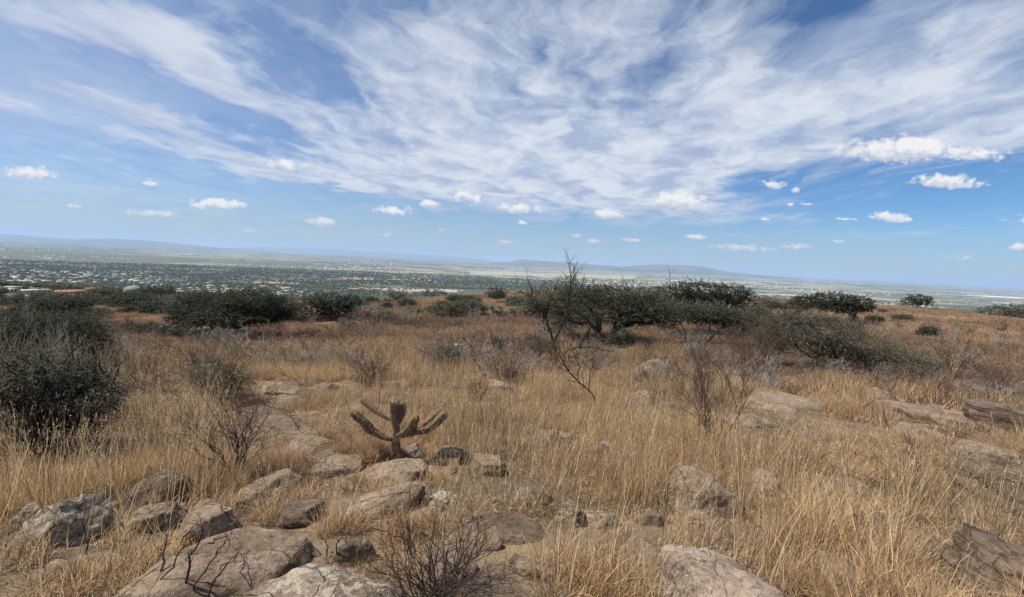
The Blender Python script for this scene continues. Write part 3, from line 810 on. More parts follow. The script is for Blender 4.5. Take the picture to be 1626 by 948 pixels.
def shrub_bare(label, base, hpx, spread, stems, seed, mat='brown_twig', lean=0.0, depth=3, r=.010, name='bare_shrub', cat='shrub', group=None, kids=(2, 4), up=.3, sp=.45):
    rng = np.random.default_rng(seed); p = hit(*base); k = p.y / FOC; h = hpx * k
    mb = MB(); r = max(r, .0008 * p.y); GR_MIN[0] = .00040 * p.y
    for i in range(stems):
        a = rng.uniform(0, 2*np.pi); s = spread * rng.uniform(.2, 1)
        d = np.array([math.cos(a)*s + lean, math.sin(a)*s, 1.0])
        grow(mb, rng, np.array([rng.normal(0, .03), rng.normal(0, .03), -.05]) * (1 + h*.4), d, h * rng.uniform(.42, .62), r * rng.uniform(.7, 1.15), depth, sp, up, kids)
    o = mb.build(name, M[mat]); o.location = p; tag(o, label, cat, group); return o

def nopal(label, base, wpx, hpx, seed, npads=40, y=None, group=None):
    """prickly pear: flat pads stacked on pads"""
    rng = np.random.default_rng(seed); p = hit(*base); k = p.y / FOC; w_, h = wpx*k/2, hpx*k
    root = thing('prickly_pear', label, 'cactus', p, group)
    v, f = ico(2); s = float(np.clip(h * .20, .12, .26))
    tips = [(np.array([rng.uniform(-.6, .6)*w_, rng.uniform(-.4, .4)*w_, 0.0]), rng.uniform(-.5, .5), 0) for _ in range(max(3, npads // 9))]
    made = 0; mbs = MB(); q = 0
    while made < npads and q < len(tips):
        pos, tilt, gen = tips[q]; q += 1
        az = rng.uniform(0, np.pi); tl = tilt
        pv = v * np.array([.42, .09, .55]) * s * 1.1 + np.array([0, 0, .52*s])
        ca, sa = math.cos(tl), math.sin(tl); pv = np.stack([pv[:, 0]*ca + pv[:, 2]*sa, pv[:, 1], -pv[:, 0]*sa + pv[:, 2]*ca], -1)
        ca2, sa2 = math.cos(az), math.sin(az); pv = np.stack([pv[:, 0]*ca2 - pv[:, 1]*sa2, pv[:, 0]*sa2 + pv[:, 1]*ca2, pv[:, 2]], -1)
        up = np.array([sa*ca2, sa*sa2, ca])
        m = MB(); m.add(pv + pos, tris=f); m.build('pad', M['nopal'], root, True); made += 1
        for j in range(rng.integers(1, 4)):
            e = pos + up * s * 1.02
            if e[2] < h and abs(e[0]) < w_ * 1.1: tips.append((e + rng.normal(0, .04, 3), rng.uniform(-.9, .9), gen + 1))
        if q >= len(tips) and made < npads: tips.append((np.array([rng.uniform(-1, 1)*w_, rng.uniform(-.6, .6)*w_, rng.uniform(0, .45)*h]), rng.uniform(-.8, .8), 0))
    return root

# the trees of the plateau
tree("broad dark acacia with a leaning trunk above prickly pears", (382, 536), [(308, 492, 36, 26), (345, 480, 42, 17), (402, 476, 44, 16), (438, 488, 36, 17), (372, 497, 70, 14), (290, 504, 20, 12), (425, 502, 34, 9)], 1, 'acacia_dark', dens=1.1)
tree("rounded dark acacia with a forked pale stem, right of the broad one", (527, 508), [(500, 489, 23, 19), (526, 479, 32, 13), (556, 482, 22, 12), (540, 490, 26, 12), (488, 501, 12, 8)], 2, 'acacia_dark')
tree("umbrella shaped acacia with spreading bare stems below the green dome", (205, 497), [(190, 479, 24, 8), (222, 477, 25, 8), (206, 472, 30, 6)], 3, 'acacia', trunks=[202, 209], fork=.45)
tree("small low acacia just right of the umbrella shaped one", (247, 502), [(247, 488, 22, 10), (232, 490, 12, 7)], 4, 'acacia')
tree("wide acacia with a thick twisted trunk in the middle of the plateau", (962, 545), [(902, 480, 30, 24), (934, 470, 44, 18), (986, 474, 54, 22), (1030, 490, 40, 22), (958, 495, 56, 16), (1012, 506, 38, 9), (900, 500, 22, 13)], 5, 'acacia', dens=.86, trunks=[958, 972], rtrunk=.17, bare=3)
tree("flat topped acacia standing behind the two stemmed one", (1150, 532), [(1070, 466, 34, 14), (1112, 460, 36, 13), (1160, 464, 30, 12), (1182, 470, 14, 8), (1122, 477, 62, 12)], 6, 'acacia_dark', dens=.85, bare=2)
tree("grey green acacia on two slanting pale stems", (1104, 548), [(1078, 496, 40, 13), (1120, 498, 50, 15), (1160, 506, 36, 14), (1186, 512, 20, 12), (1060, 512, 15, 10)], 7, 'acacia', 'pale_bark', trunks=[1098, 1124], rtrunk=.10)
tree("low umbrella shaped acacia with a leaning trunk at the drooping shrub", (1360, 514), [(1285, 480, 30, 9), (1322, 475, 42, 10), (1356, 482, 27, 11), (1270, 485, 20, 7), (1335, 488, 38, 7)], 8, 'acacia_dark', trunks=[1262, 1360])
tree("small dark bushy tree alone on the plateau rim", (1456, 488), [(1459, 475, 17, 7), (1447, 479, 12, 5), (1468, 479, 10, 5)], 9, 'acacia', name='bushy_tree')
tree("small dark tree on the rim above a pale field strip", (692, 474), [(692, 466, 15, 6), (684, 468, 9, 4)], 10, 'acacia_dark', name='bushy_tree')
tree("round dark crown on the rim above the big prickly pear", (788, 481), [(788, 466, 14, 8)], 11, 'acacia_dark', name='bushy_tree')
tree("dark spreading tree behind the pale bare twigs at the left edge", (118, 516), [(90, 484, 30, 8), (125, 480, 26, 8), (62, 494, 40, 10), (120, 498, 42, 10), (30, 500, 30, 9)], 12, 'acacia_dark', name='bushy_tree')
tree("dense dark tree filling the left edge behind the grey shrub", (96, 582), [(22, 522, 46, 22), (72, 526, 56, 24), (124, 522, 36, 22), (142, 548, 24, 22), (104, 560, 40, 18), (40, 560, 50, 24), (30, 578, 45, 16), (98, 584, 45, 12)], 13, 'acacia_dark', dens=1.1, name='bushy_tree')
tree("loose grey green tree left of the wide acacia", (862, 520), [(846, 472, 24, 12), (866, 490, 26, 20), (838, 490, 18, 14), (878, 462, 20, 12)], 14, 'grey_leaf', dens=.55, name='bushy_tree')
tree("bare grey V shaped little tree in open grass", (585, 518), [(574, 496, 12, 9), (598, 496, 14, 9), (586, 490, 18, 8)], 15, 'grey_leaf', 'grey_twig', dens=.28, trunks=[583, 587], bare=14, name='grey_tree')
tree("dark bush on the plateau beside the small prickly pear", (716, 505), [(706, 491, 22, 11), (726, 488, 15, 11)], 16, 'grey_leaf', name='green_bush', cat='bush', fork=.3)
tree("grey bush next to the forked pale stem", (556, 522), [(556, 511, 14, 9)], 17, 'grey_leaf', dens=.7, name='green_bush', cat='bush', fork=.3)
tree("low pale green bush at the far right rim", (1602, 504), [(1592, 495, 32, 8), (1622, 493, 26, 8)], 18, 'grey_leaf', dens=.7, name='green_bush', cat='bush', fork=.3)
tree("bush tucked between the flat topped and the low umbrella acacia", (1222, 492), [(1216, 481, 20, 8), (1234, 485, 14, 6)], 19, 'grey_leaf', name='green_bush', cat='bush', fork=.3)
tree("drooping feathery shrub sweeping to the ground over dry grass", (1340, 592), [(1280, 503, 36, 12), (1240, 506, 24, 12), (1255, 517, 42, 16), (1305, 530, 56, 22), (1368, 550, 56, 22), (1425, 570, 52, 17), (1462, 580, 24, 10), (1222, 545, 24, 12), (1338, 514, 28, 12), (1240, 535, 25, 16), (1330, 560, 40, 14)], 20, 'grey_leaf', 'bark', dens=.50, name='feathery_shrub', cat='shrub', fork=.2, twig=.7, droop=.5, rtrunk=.05, bare=30)
tree("large grey green shrub spreading in from the left edge", (60, 726), [(30, 612, 70, 34), (96, 602, 56, 24), (55, 660, 84, 42), (134, 624, 48, 17), (16, 692, 50, 30), (118, 652, 44, 20), (150, 606, 36, 20), (60, 584, 66, 20), (150, 640, 30, 14)], 21, 'grey_leaf', 'dark_twig', dens=.55, name='feathery_shrub', cat='shrub', fork=.2, twig=.75, rtrunk=.05, bare=40, droop=.25)
tree("grey green feathery shrub in the grass left of the brown dome bush", (344, 640), [(334, 590, 28, 20), (366, 598, 30, 17), (346, 614, 34, 17)], 22, 'grey_leaf', 'dark_twig', dens=.6, name='feathery_shrub', cat='shrub', fork=.25, rtrunk=.035, bare=10)
tree("small round grey shrub beside a dark fallen branch", (712, 580), [(700, 560, 16, 14), (722, 560, 16, 14), (711, 566, 22, 11)], 23, 'grey_leaf', 'grey_twig', dens=.8, name='round_shrub', cat='shrub', fork=.3, rtrunk=.03)
tree("little arching dark shrub right of the round grey shrub", (786, 558), [(780, 541, 12, 7), (794, 546, 12, 8)], 24, 'acacia', 'dark_twig', dens=.7, name='round_shrub', cat='shrub', fork=.3)
tree("grey leafy shrub at the foot of the slender bare tree", (856, 566), [(850, 544, 16, 14), (864, 550, 14, 12)], 25, 'grey_leaf', 'dark_twig', dens=.8, name='round_shrub', cat='shrub', fork=.3)
tree("dark shrub under the wide acacia beside its twisted trunk", (990, 552), [(986, 534, 13, 15), (1000, 540, 10, 9)], 26, 'acacia_dark', 'dark_twig', dens=.9, name='round_shrub', cat='shrub', fork=.3)
tree("low sage coloured bush in grass before the forked acacia", (650, 522), [(640, 514, 18, 6), (662, 512, 16, 6)], 27, 'grey_leaf', dens=.6, name='green_bush', cat='bush', fork=.3)
tree("low dark bush in open grass below the big prickly pear", (735, 524), [(735, 516, 18, 6)], 28, 'grey_leaf', dens=.6, name='green_bush', cat='bush', fork=.3)
tree("dim grey bush right behind the broad dark acacia", (470, 512), [(462, 497, 18, 12), (450, 488, 16, 12)], 29, 'grey_leaf', dens=.8, name='green_bush', cat='bush', fork=.3)
tree("grey green bush on the rim left of the small prickly pear", (632, 486), [(630, 470, 10, 5), (640, 474, 9, 5)], 30, 'acacia', name='green_bush', cat='bush', fork=.3)
nopal("big dense prickly pear on the rim in front of the round crown", (800, 505), 66, 34, 1, 90)
nopal("small prickly pear beside the dark bush", (668, 502), 34, 20, 2, 36)
nopal("tiny prickly pear on the rim left of the small dark tree", (641, 488), 20, 18, 3, 26)
nopal("sprawling prickly pear under the broad dark acacia, left clump", (276, 541), 64, 30, 4, 60)
nopal("sprawling prickly pear under the broad dark acacia, right clump", (338, 548), 70, 38, 5, 75)
nopal("prickly pear in shade by the twisted acacia trunk", (866, 540), 34, 24, 6, 30)

for (lb, b_, lo, sd_, lf_, yd) in [
    ("long dark tree on the slope just right of the green dome", (252, 476), [(238, 463, 16, 5), (258, 461, 18, 6), (272, 465, 10, 4)], 60, 'acacia_dark', 140),
    ("dark tree on the slope at the left edge in front of white houses", (20, 490), [(10, 478, 22, 6), (34, 482, 20, 5)], 61, 'acacia_dark', 75),
    ("dark bush between the white houses and the spreading tree", (60, 492), [(52, 484, 20, 5), (76, 480, 14, 5)], 62, 'acacia_dark', 72),
    ("reddish brown crown on the slope left of the umbrella shaped acacia", (150, 488), [(138, 473, 22, 7), (158, 477, 14, 6)], 63, 'grey_leaf', 70),
    ("low dark thicket left of the sprawling prickly pears", (226, 532), [(210, 522, 20, 8), (238, 522, 20, 8)], 64, 'acacia_dark', None),
    ("added dark foliage in place of shade and prickly pears below the broad dark acacia", (330, 540), [(300, 526, 34, 10), (345, 524, 30, 10), (318, 516, 30, 9)], 71, 'acacia_dark', None),  # added foliage, its dark mass stands in for shade and prickly pears
    ("dark low bush at the left tree's right foot", (172, 540), [(168, 526, 20, 9)], 65, 'grey_leaf', None),
    ("grey green bush right behind the two stemmed acacia", (1200, 528), [(1192, 500, 26, 14), (1216, 506, 18, 12)], 66, 'grey_leaf', None),
    ("grey thicket on the rim left of the big prickly pear", (762, 500), [(756, 488, 16, 9), (744, 494, 12, 6)], 67, 'grey_leaf', None),
    ("pale grey bush in grass left of the V shaped little tree", (612, 512), [(612, 500, 14, 7)], 68, 'grey_leaf', None),
    ("dark bush hugging the wide acacia's left foot", (900, 536), [(896, 522, 18, 12)], 69, 'acacia', None),
    ("dark bush under the two stemmed acacia's right branches", (1165, 540), [(1168, 526, 20, 10)], 70, 'acacia', None)]:
    tree(lb, b_, lo, sd_, lf_, 'dark_twig', dens=.9, name='green_bush', cat='bush', fork=.3, y=yd)
# small bushes dotted along the rim
bm_ = []
for k in range(4):
    rg = np.random.default_rng(820+k); m1 = MB(); GR_MIN[0] = .01
    for j in range(3): sprays(m1, rg, np.array([rg.uniform(-.6, .6), rg.uniform(-.4, .4), .55]), np.array([.75, .7, .5]), 240, .13, .5, 9)
    bm_.append(m1.mesh('rim_bush', M['grey_leaf' if k % 2 else 'acacia']))
rng = np.random.default_rng(19); cnt = 0
while cnt < 48:
    px = rng.uniform(-30, 1500) if cnt < 34 else rng.uniform(545, 880); py = 415 + .05*(px-820) + rng.uniform(52, 88) + (28 if px < 500 else 0); p = hit(px, py)
    if not 38 < p.y < 130: continue
    o = link('rim_bush', bm_[cnt % 4], None, p); s = rng.uniform(.45, 1.0); o.scale = (s*rng.uniform(1, 1.6), s, s); o.rotation_euler = (0, 0, rng.uniform(-.5, .5))
    tag(o, "small grey green bush dotted on the far edge of the plateau", "bush", "small bushes along the plateau rim"); cnt += 1

# bare shrubs and twigs
shrub_bare("tall bare brown shrub rising above the cracked boulder", (1124, 716), 165, .30, 9, 31, 'brown_twig', r=.011, depth=4, sp=.34)
shrub_bare("upright bare stems of a reddish shrub beside the drooping shrub", (1212, 592), 100, .40, 14, 32, 'brown_twig', r=.012, depth=3, sp=.3)
shrub_bare("leafless dark shrub in grass above the smooth pale sloping rock", (372, 768), 175, .42, 9, 33, 'brown_twig', r=.010, depth=4, sp=.42)
shrub_bare("brown twiggy dome bush on the slope above the cactus", (590, 614), 56, 1.6, 44, 34, 'brown_twig', r=.007, depth=3, name='dry_bush', cat='bush', sp=.6, up=.05)
shrub_bare("dense dark brown tussock of stems right of the fallen branch", (1022, 612), 40, .8, 60, 35, 'dark_twig', r=.005, depth=1, name='dry_bush', cat='bush', sp=.3)
shrub_bare("pale bare twigs reaching up behind the grey shrub, outer clump", (8, 610), 118, .45, 9, 36, 'grey_twig', r=.014, depth=3, sp=.35, up=.4)
shrub_bare("pale bare twigs reaching up behind the grey shrub, inner clump", (84, 606), 92, .60, 9, 37, 'grey_twig', r=.013, depth=3, sp=.32, up=.4)
shrub_bare("dark thorn bush in front of the slanting rock ledge", (690, 952), 165, 1.75, 46, 38, 'dark_twig', r=.0055, depth=3, name='thorn_bush', cat='bush', sp=.5, up=.1, lean=.1)
shrub_bare("grey dead twigs in shade of the right prickly pear clump", (330, 552), 30, .8, 10, 39, 'grey_twig', r=.012, depth=2)
shrub_bare("thin brown shrub in open grass at the right edge", (1512, 600), 70, .6, 10, 40, 'brown_twig', r=.008, depth=3)
shrub_bare("thin stems standing in right hand grass below the rim", (1172, 560), 52, .5, 8, 41, 'brown_twig', r=.01, depth=3)
shrub_bare("tangle of brown twigs right of the tall bare shrub", (1180, 596), 58, .9, 16, 42, 'brown_twig', r=.007, depth=3)
shrub_bare("low dead branches in grass below the left hand shrub", (240, 622), 55, 1.1, 10, 43, 'dark_twig', r=.006, depth=3, lean=-.4)
shrub_bare("spiky brown weeds beside the grey leafy shrub", (842, 590), 55, .7, 16, 44, 'brown_twig', r=.007, depth=3)
shrub_bare("dark dry weeds under the left edge shrub", (90, 740), 70, .8, 18, 45, 'dark_twig', r=.005, depth=2)
shrub_bare("grey weeds between the cracked boulder and broad flat rock", (760, 640), 40, .8, 14, 46, 'brown_twig', r=.005, depth=3)

def px_branches(label, base, paths, radii, seed, mat, name, cat, twigs=(3, .3), y=None):
    GR_MIN[0] = .0003 * hit(*base).y
    """branches that follow the photographed ones, standing at their own depth"""
    rng = np.random.default_rng(seed); p = hit(*base); yy = p.y; mb = MB(); k = yy / FOC
    for pts, r0 in zip(paths, radii):
        q = []
        dy = rng.uniform(-.25, .25)
        for i, (x, y_) in enumerate(pts):
            q.append(np.array(at_dist(x, y_, yy + dy * i / len(pts) * 2 * (len(pts) > 2)) - p))
        q = np.array(q); s = np.linspace(0, len(q)-1, 3*len(q)); i0 = np.minimum(s.astype(int), len(q)-2)
        fine = q[i0] + (q[i0+1] - q[i0]) * (s - i0)[:, None]
        k3 = np.array([.25, .5, .25]); sm = fine.copy()
        for a in range(3): sm[1:-1, a] = np.convolve(fine[:, a], k3, mode='valid')
        sm[1:-1] += rng.normal(0, .008 * (1 + yy * .06), (len(sm)-2, 3))
        mb.tube(sm, np.linspace(r0, r0*.35, len(sm)), 6)
        for j in range(twigs[0] * len(q)):
            i = rng.integers(len(sm)//3, len(sm)); d = (sm[min(i+1, len(sm)-1)] - sm[max(i-1, 0)]); d /= np.linalg.norm(d) + 1e-9
            grow(mb, rng, sm[i], d + rng.normal(0, .6, 3), twigs[1] * rng.uniform(.5, 1.2), r0 * .28, 2, .45, .2, (2, 3), 3)
    o = mb.build(name, M[mat]); o.location = p; return tag(o, label, cat), p
slim, sp_ = px_branches("slender nearly bare dark tree leaning in front of the wide acacia", (884, 574), [
    [(886, 578), (879, 548), (871, 520), (866, 503), (874, 480)], [(878, 548), (890, 522), (902, 486), (908, 452), (906, 436)], [(888, 574), (900, 556), (930, 549), (962, 557)],
    [(867, 505), (858, 490), (846, 474)], [(920, 551), (936, 522), (952, 500)]], [.055, .045, .045, .03, .03], 51, 'dark_twig', 'slender_tree', 'tree', (4, .55))
crn = MB(); rng = np.random.default_rng(52)
for (lx, ly, rx, ry) in [(900, 446, 15, 10), (868, 462, 22, 12), (848, 478, 16, 10), (912, 470, 14, 12)]:
    q = np.array(at_dist(lx, ly, sp_.y) - sp_); k = sp_.y / FOC
    sprays(crn, rng, q, np.array([rx*k, rx*k, ry*k]), 70, .05, .3, 9)
crn.build('crown', M['grey_leaf'], slim)
px_branches("dead forked branch slanting out of straw below the slender tree", (955, 655), [[(956, 658), (938, 622), (915, 603), (897, 582), (888, 562)], [(936, 620), (936, 596), (943, 572)], [(916, 604), (921, 584), (914, 566)], [(936, 600), (950, 584)]],
            [.020, .012, .010, .008], 53, 'dark_twig', 'dead_branch', 'branch', (3, .28))
px_branches("dark fallen branch arching beside the round grey shrub", (742, 574), [[(736, 574), (752, 562), (772, 560), (790, 548)], [(752, 562), (748, 548), (738, 540)], [(772, 560), (792, 562), (806, 570)]], [.03, .015, .015], 54, 'dark_twig', 'dead_branch', 'branch', (3, .35))
px_branches("black thorny branches reaching over the flat grey slab", (285, 948), [[(262, 960), (256, 900), (262, 845), (264, 836)], [(285, 965), (300, 905), (318, 850), (326, 828)], [(240, 960), (262, 912), (290, 872), (306, 850)], [(300, 960), (322, 905), (350, 868), (360, 856)], [(318, 960), (342, 920), (372, 880), (398, 874)], [(240, 962), (205, 942), (176, 938)], [(330, 862), (352, 852), (366, 858)], [(350, 905), (374, 880), (382, 868)]],
            [.0075, .008, .006, .006, .006, .006, .004, .004], 55, 'dark_twig', 'thorn_branch', 'branch', (2, .05))
px_branches("thin dark curved twigs left of the dark thorn bush", (520, 890), [[(516, 892), (518, 860), (514, 846)], [(532, 892), (534, 862), (548, 858), (556, 868)], [(560, 850), (600, 836), (640, 858), (668, 880)], [(500, 880), (486, 872), (474, 878)]], [.006, .005, .005, .004], 56, 'dark_twig', 'thorn_branch', 'branch', (2, .06))
px_branches("single thin dark stick standing before the rough boulder", (136, 880), [[(136, 882), (134, 830), (134, 786)]], [.005], 57, 'dark_twig', 'stick', 'stick', (0, 0))
px_branches("thin dark stick upright by the cracked boulder", (1054, 840), [[(1052, 842), (1060, 790), (1066, 745)]], [.004], 58, 'dark_twig', 'stick', 'stick', (0, 0))

# ------------------------------------------------------------------ the branching cactus
def cane(mb, q, r0, r1, sides=20):
    q = np.asarray(q, float); s = np.linspace(0, len(q)-1, 46); i0 = np.minimum(s.astype(int), len(q)-2); f = (s - i0)[:, None]
    P = q[i0] + (q[i0+1] - q[i0]) * f
    for _ in range(5): P[1:-1] = .25*P[:-2] + .5*P[1:-1] + .25*P[2:]
    n = len(P); tg = np.gradient(P, axis=0); tg /= np.linalg.norm(tg, axis=1)[:, None]
    a = np.cross(tg, [0, 1, 0.05]); a /= np.linalg.norm(a, axis=1)[:, None]; b_ = np.cross(tg, a)
    th = np.arange(sides) * 2*np.pi / sides
    u = np.linspace(0, 1, n); rad = (r0 + (r1 - r0) * u) * np.clip(1.12 - np.exp((u - 1) * 26), .25, 1.1)
    Ln = np.linalg.norm(np.diff(P, axis=0), axis=1).sum()
    # rows of raised tubercles along the stem
    ph = th[None, :] * 6 + u[:, None] * Ln * 26
    knob = np.clip(np.cos(th*6)[None, :], -.5, 1) * .24 + np.clip(np.cos(ph) * np.cos(u[:, None]*Ln*75), -.3, 1) * .10
    rr_ = rad[:, None] * (1 + knob)
    V = P[:, None] + rr_[..., None] * (np.cos(th)[None, :, None]*a[:, None] + np.sin(th)[None, :, None]*b_[:, None])
    i = np.arange(n-1)[:, None]*sides; j = np.arange(sides)[None, :]; j2 = (j+1) % sides
    mb.add(V.reshape(-1, 3), np.stack([i+j, i+j2, i+sides+j2, i+sides+j], -1).reshape(-1, 4))
    mb.add(np.vstack([V[-1], P[-1] + tg[-1]*r1*.25]), None, [[k, (k+1) % sides, sides] for k in range(sides)])
    return V, a, b_, P
def cactus():
    m, t, b = material('cactus_skin')
    g = t.new('ShaderNodeNewGeometry'); n_ = t.noise(g.outputs['Position'], 38, 6, .65)
    n2_ = t.noise(g.outputs['Position'], 9, 3, .5)
    c = t.mix(t.ramp(n_, .36, .66), (.080, .053, .030), (.24, .17, .098)); c = t.mix(t.ramp(n2_, .5, .7, 0, .5), c, (.14, .11, .065))
    t.put(b.inputs['Base Color'], c)
    ms, ts, bs = material('cactus_spine'); bs.inputs['Base Color'].default_value = (.36, .28, .19, 1)
    p = hit(634, 735); rng = np.random.default_rng(5); k = p.y / FOC
    root = thing('branching_cactus', "brown branching cactus with ribbed upturned arms on one stem", 'cactus', p)
    def W_(pts, dy=0): return [np.array(at_dist(x, y, p.y + dy*i/len(pts)) - p) for i, (x, y) in enumerate(pts)]
    specs = [('stem', [(635, 745), (631, 722), (628, 700), (629, 680), (629, 664)], 7.2*k, 4.8*k, 0),
             ('arm', [(629, 676), (626, 656), (626, 640), (627, 634)], 6*k, 8.0*k, -.05),
             ('arm', [(632, 670), (638, 656), (639, 645), (637, 639)], 5*k, 6.5*k, .10),
             ('arm', [(628, 666), (616, 663), (596, 652), (582, 640), (572, 633)], 4*k, 6.0*k, .12),
             ('arm', [(628, 696), (612, 695), (594, 686), (576, 668), (556, 652)], 4.5*k, 7.5*k, -.12),
             ('arm', [(596, 687), (584, 684), (577, 672), (570, 660)], 4*k, 6.0*k, .08),
             ('arm', [(630, 692), (640, 688), (652, 677), (662, 660)], 5*k, 7.5*k, -.14),
             ('arm', [(636, 691), (655, 687), (672, 676), (690, 662), (700, 652)], 4.5*k, 8.0*k, .10),
             ('arm', [(660, 686), (678, 683), (694, 670), (708, 655)], 4.5*k, 7.0*k, -.08),
             ('arm', [(668, 680), (676, 674), (688, 664), (694, 656)], 4*k, 6.0*k, .2)]
    specs = [(a_, b__, c_*.82, d__*.82, e_) for a_, b__, c_, d__, e_ in specs]
    for nm, pts, r0, r1, dy in specs:
        mb = MB(); V, a, b_, P = cane(mb, W_(pts, dy), r0, r1); o = mb.build(nm, m, root, True)
        sp = MB(); n = 520
        ii = rng.integers(2, len(P)-1, n); jj = rng.integers(0, 20, n); O = V[ii, jj]; D = O - P[ii]; D /= np.linalg.norm(D, axis=1)[:, None]
        D = D + rng.normal(0, .6, (n, 3)); L_ = rng.uniform(.010, .028, n)[:, None]
        E = np.stack([O, O + D*L_], 1); wd = np.repeat(np.cross(D, rng.normal(size=(n, 3)))[:, None], 2, 1); wd /= np.linalg.norm(wd, axis=2)[..., None] + 1e-9
        sp.ribbons(E, wd * np.array([.0010, .0005])[None, :, None]); sp.build('spines', ms, o)
    return p
cactus_at = cactus()

# low dry shrubs sprinkled over the plateau
protos = []
GR_MIN[0] = .004
for k in range(5):
    rng = np.random.default_rng(500+k); mb = MB()
    for i in range(14):
        a = rng.uniform(0, 6.28); s = rng.uniform(.2, 1.1)
        grow(mb, rng, (rng.normal(0, .08), rng.normal(0, .08), -.04), (math.cos(a)*s, math.sin(a)*s, 1), rng.uniform(.22, .4), .011, 3, .5, .15, (2, 3), 3)
    protos.append(mb.mesh('dry_shrub', M['brown_twig' if k % 2 else 'grey_twig']))
rng = np.random.default_rng(88); cnt = 0
GR_MIN[0] = .006
while cnt < 270:
    px = rng.uniform(-40, 1660); hy = 415 + .05*(px-820); py = hy + 70 + 130 * rng.uniform()**1.2
    p = hit(px, py)
    if p.y > 95 or p.y < 11: continue
    o = link('dry_shrub', protos[cnt % 5], None, p); o.rotation_euler = (0, 0, rng.uniform(0, 6.28)); s = rng.uniform(.6, 1.6) * (.9 + p.y*.014); o.scale = (s, s, s*rng.uniform(.7, 1.1))
    tag(o, "low leafless dry shrub in the brown plateau grass", "shrub", "low dry shrubs in the plateau grass"); cnt += 1
# ------------------------------------------------------------------ grass over the hill
def ground_path():
    pts = [(392, 533), (450, 535), (520, 538), (600, 541), (680, 545), (735, 549)]
    c = np.array([hit(*q)[:2] for q in pts]); s = np.linspace(0, len(c)-1, 60); i0 = np.minimum(s.astype(int), len(c)-2)
    c = c[i0] + (c[i0+1]-c[i0]) * (s-i0)[:, None]
    for _ in range(6): c[1:-1] = .25*c[:-2] + .5*c[1:-1] + .25*c[2:]
    return c
PATH = ground_path()
rng = np.random.default_rng(2024)
CLEAR = [(*hit(px, py)[:2], r) for px, py, r in [(975, 550, 2.4), (955, 556, 1.5), (1110, 555, 2.4), (1360, 522, 2.6), (1262, 516, 2.0), (384, 544, 1.8), (527, 512, 2.0), (70, 722, .8), (632, 748, .42), (632, 765, .3), (330, 905, .42), (200, 900, .28), (430, 890, .30), (900, 865, .35), (1060, 885, .28), (1330, 930, .22), (830, 780, .3), (520, 880, .2), (740, 860, .22), (60, 930, .3), (1250, 905, .2), (460, 860, .25), (1180, 860, .2), (1590, 770, .55), (1520, 700, .5), (1600, 740, .5), (1560, 930, .45), (1500, 960, .3), (1480, 680, .6), (1560, 650, .8), (1420, 690, .4), (1240, 670, .5), (700, 770, .35), (560, 800, .2)]]
def clear_mask(x, y):
    m = np.ones(len(x), bool)
    for cx_, cy_, a, b_, rot in ROCKS:
        ca, sa = math.cos(-rot), math.sin(-rot); dx_, dy_ = x - cx_, y - cy_
        m &= ((dx_*ca - dy_*sa) / a)**2 + ((dx_*sa + dy_*ca) / b_)**2 > 1.0
    for cx_, cy_, r in CLEAR: m &= (np.hypot(x - cx_, y - cy_) > r * (.7 + .6*vnoise(x*3, y*3, seed=4)))
    return m
def polar(n, r0, r1, half):
    r = np.sqrt(rng.uniform(r0*r0, r1*r1, n)); a = rng.uniform(-half, half, n)
    return r*np.sin(a), r*np.cos(a)
PTS, PK, SCL, TNT = [], [], [], []
def put(x, y, kinds, s, tint):
    PTS.append(np.stack([x, y, gz(x, y)], -1)); SCL.append(s); TNT.append(np.clip(tint, 0, 1.6))
    allk = np.array(sum([PICK[k] for k in kinds], [])); PK.append(allk[rng.integers(0, len(allk), len(x))])
def tint_at(x, y):
    r = np.hypot(x, y)
    return .36 + .85 * fbm(x/4, y/4, seed=31, oct=3) + .55 * sstep(10, 30, r) * (1 + 1.2*fbm(x/11, y/7, seed=33, oct=3)) - .16 * (1 - sstep(3, 9, r)) + rng.normal(0, .12, len(x))
for (n, r0, r1, kinds, s0, s1, th) in [
        (6000, 1.2, 5.5, ('bunch', 'bunch', 'mat'), .55, 1.05, .02), (2600, 1.2, 6, ('mat', 'litter', 'litter'), .5, 1.0, -.6),
        (14000, 5, 13, ('bunch', 'mat'), .6, 1.1, -.10), (5000, 5, 13, ('litter', 'mat'), .6, 1.1, -.6), (15000, 11, 30, ('far',), .65, 1.1, -.28),
        (30000, 26, 62, ('farther', 'farther', 'far'), .7, 1.2, -.6), (24000, 58, 125, ('farther',), .9, 1.5, -.6)]:
    x, y = polar(n, r0, r1, R(66))
    sc_ = 1.4 if r1 < 14 else 5.0
    f = fbm(x/sc_, y/sc_, seed=41, oct=3)
    keep = (f > th) & clear_mask(x, y)
    if r0 > 10 and r1 < 70:
        d = np.min(np.hypot(x[:, None] - PATH[None, :, 0], y[:, None] - PATH[None, :, 1]), 1); keep &= d > .35
    x, y, f = x[keep], y[keep], f[keep]
    put(x, y, kinds, rng.uniform(s0, s1, len(x)) * (.76 + .85*np.clip(f, -.4, .8)), tint_at(x, y))
pts = np.concatenate(PTS); nP = len(pts)
lx, ly = fbm(pts[:, 0]/1.3, pts[:, 1]/1.3, seed=91, oct=2), fbm(pts[:, 0]/1.3, pts[:, 1]/1.3, seed=92, oct=2)
rot = np.stack([rng.normal(0, .16, nP) + .75*lx, rng.normal(0, .16, nP) + .75*ly, rng.uniform(0, 6.283, nP)], -1)
scatter("grass", "dry golden brown grass covering the hilltop", "grass", tuft_col, pts, np.concatenate(PK), rot, np.concatenate(SCL), np.concatenate(TNT))
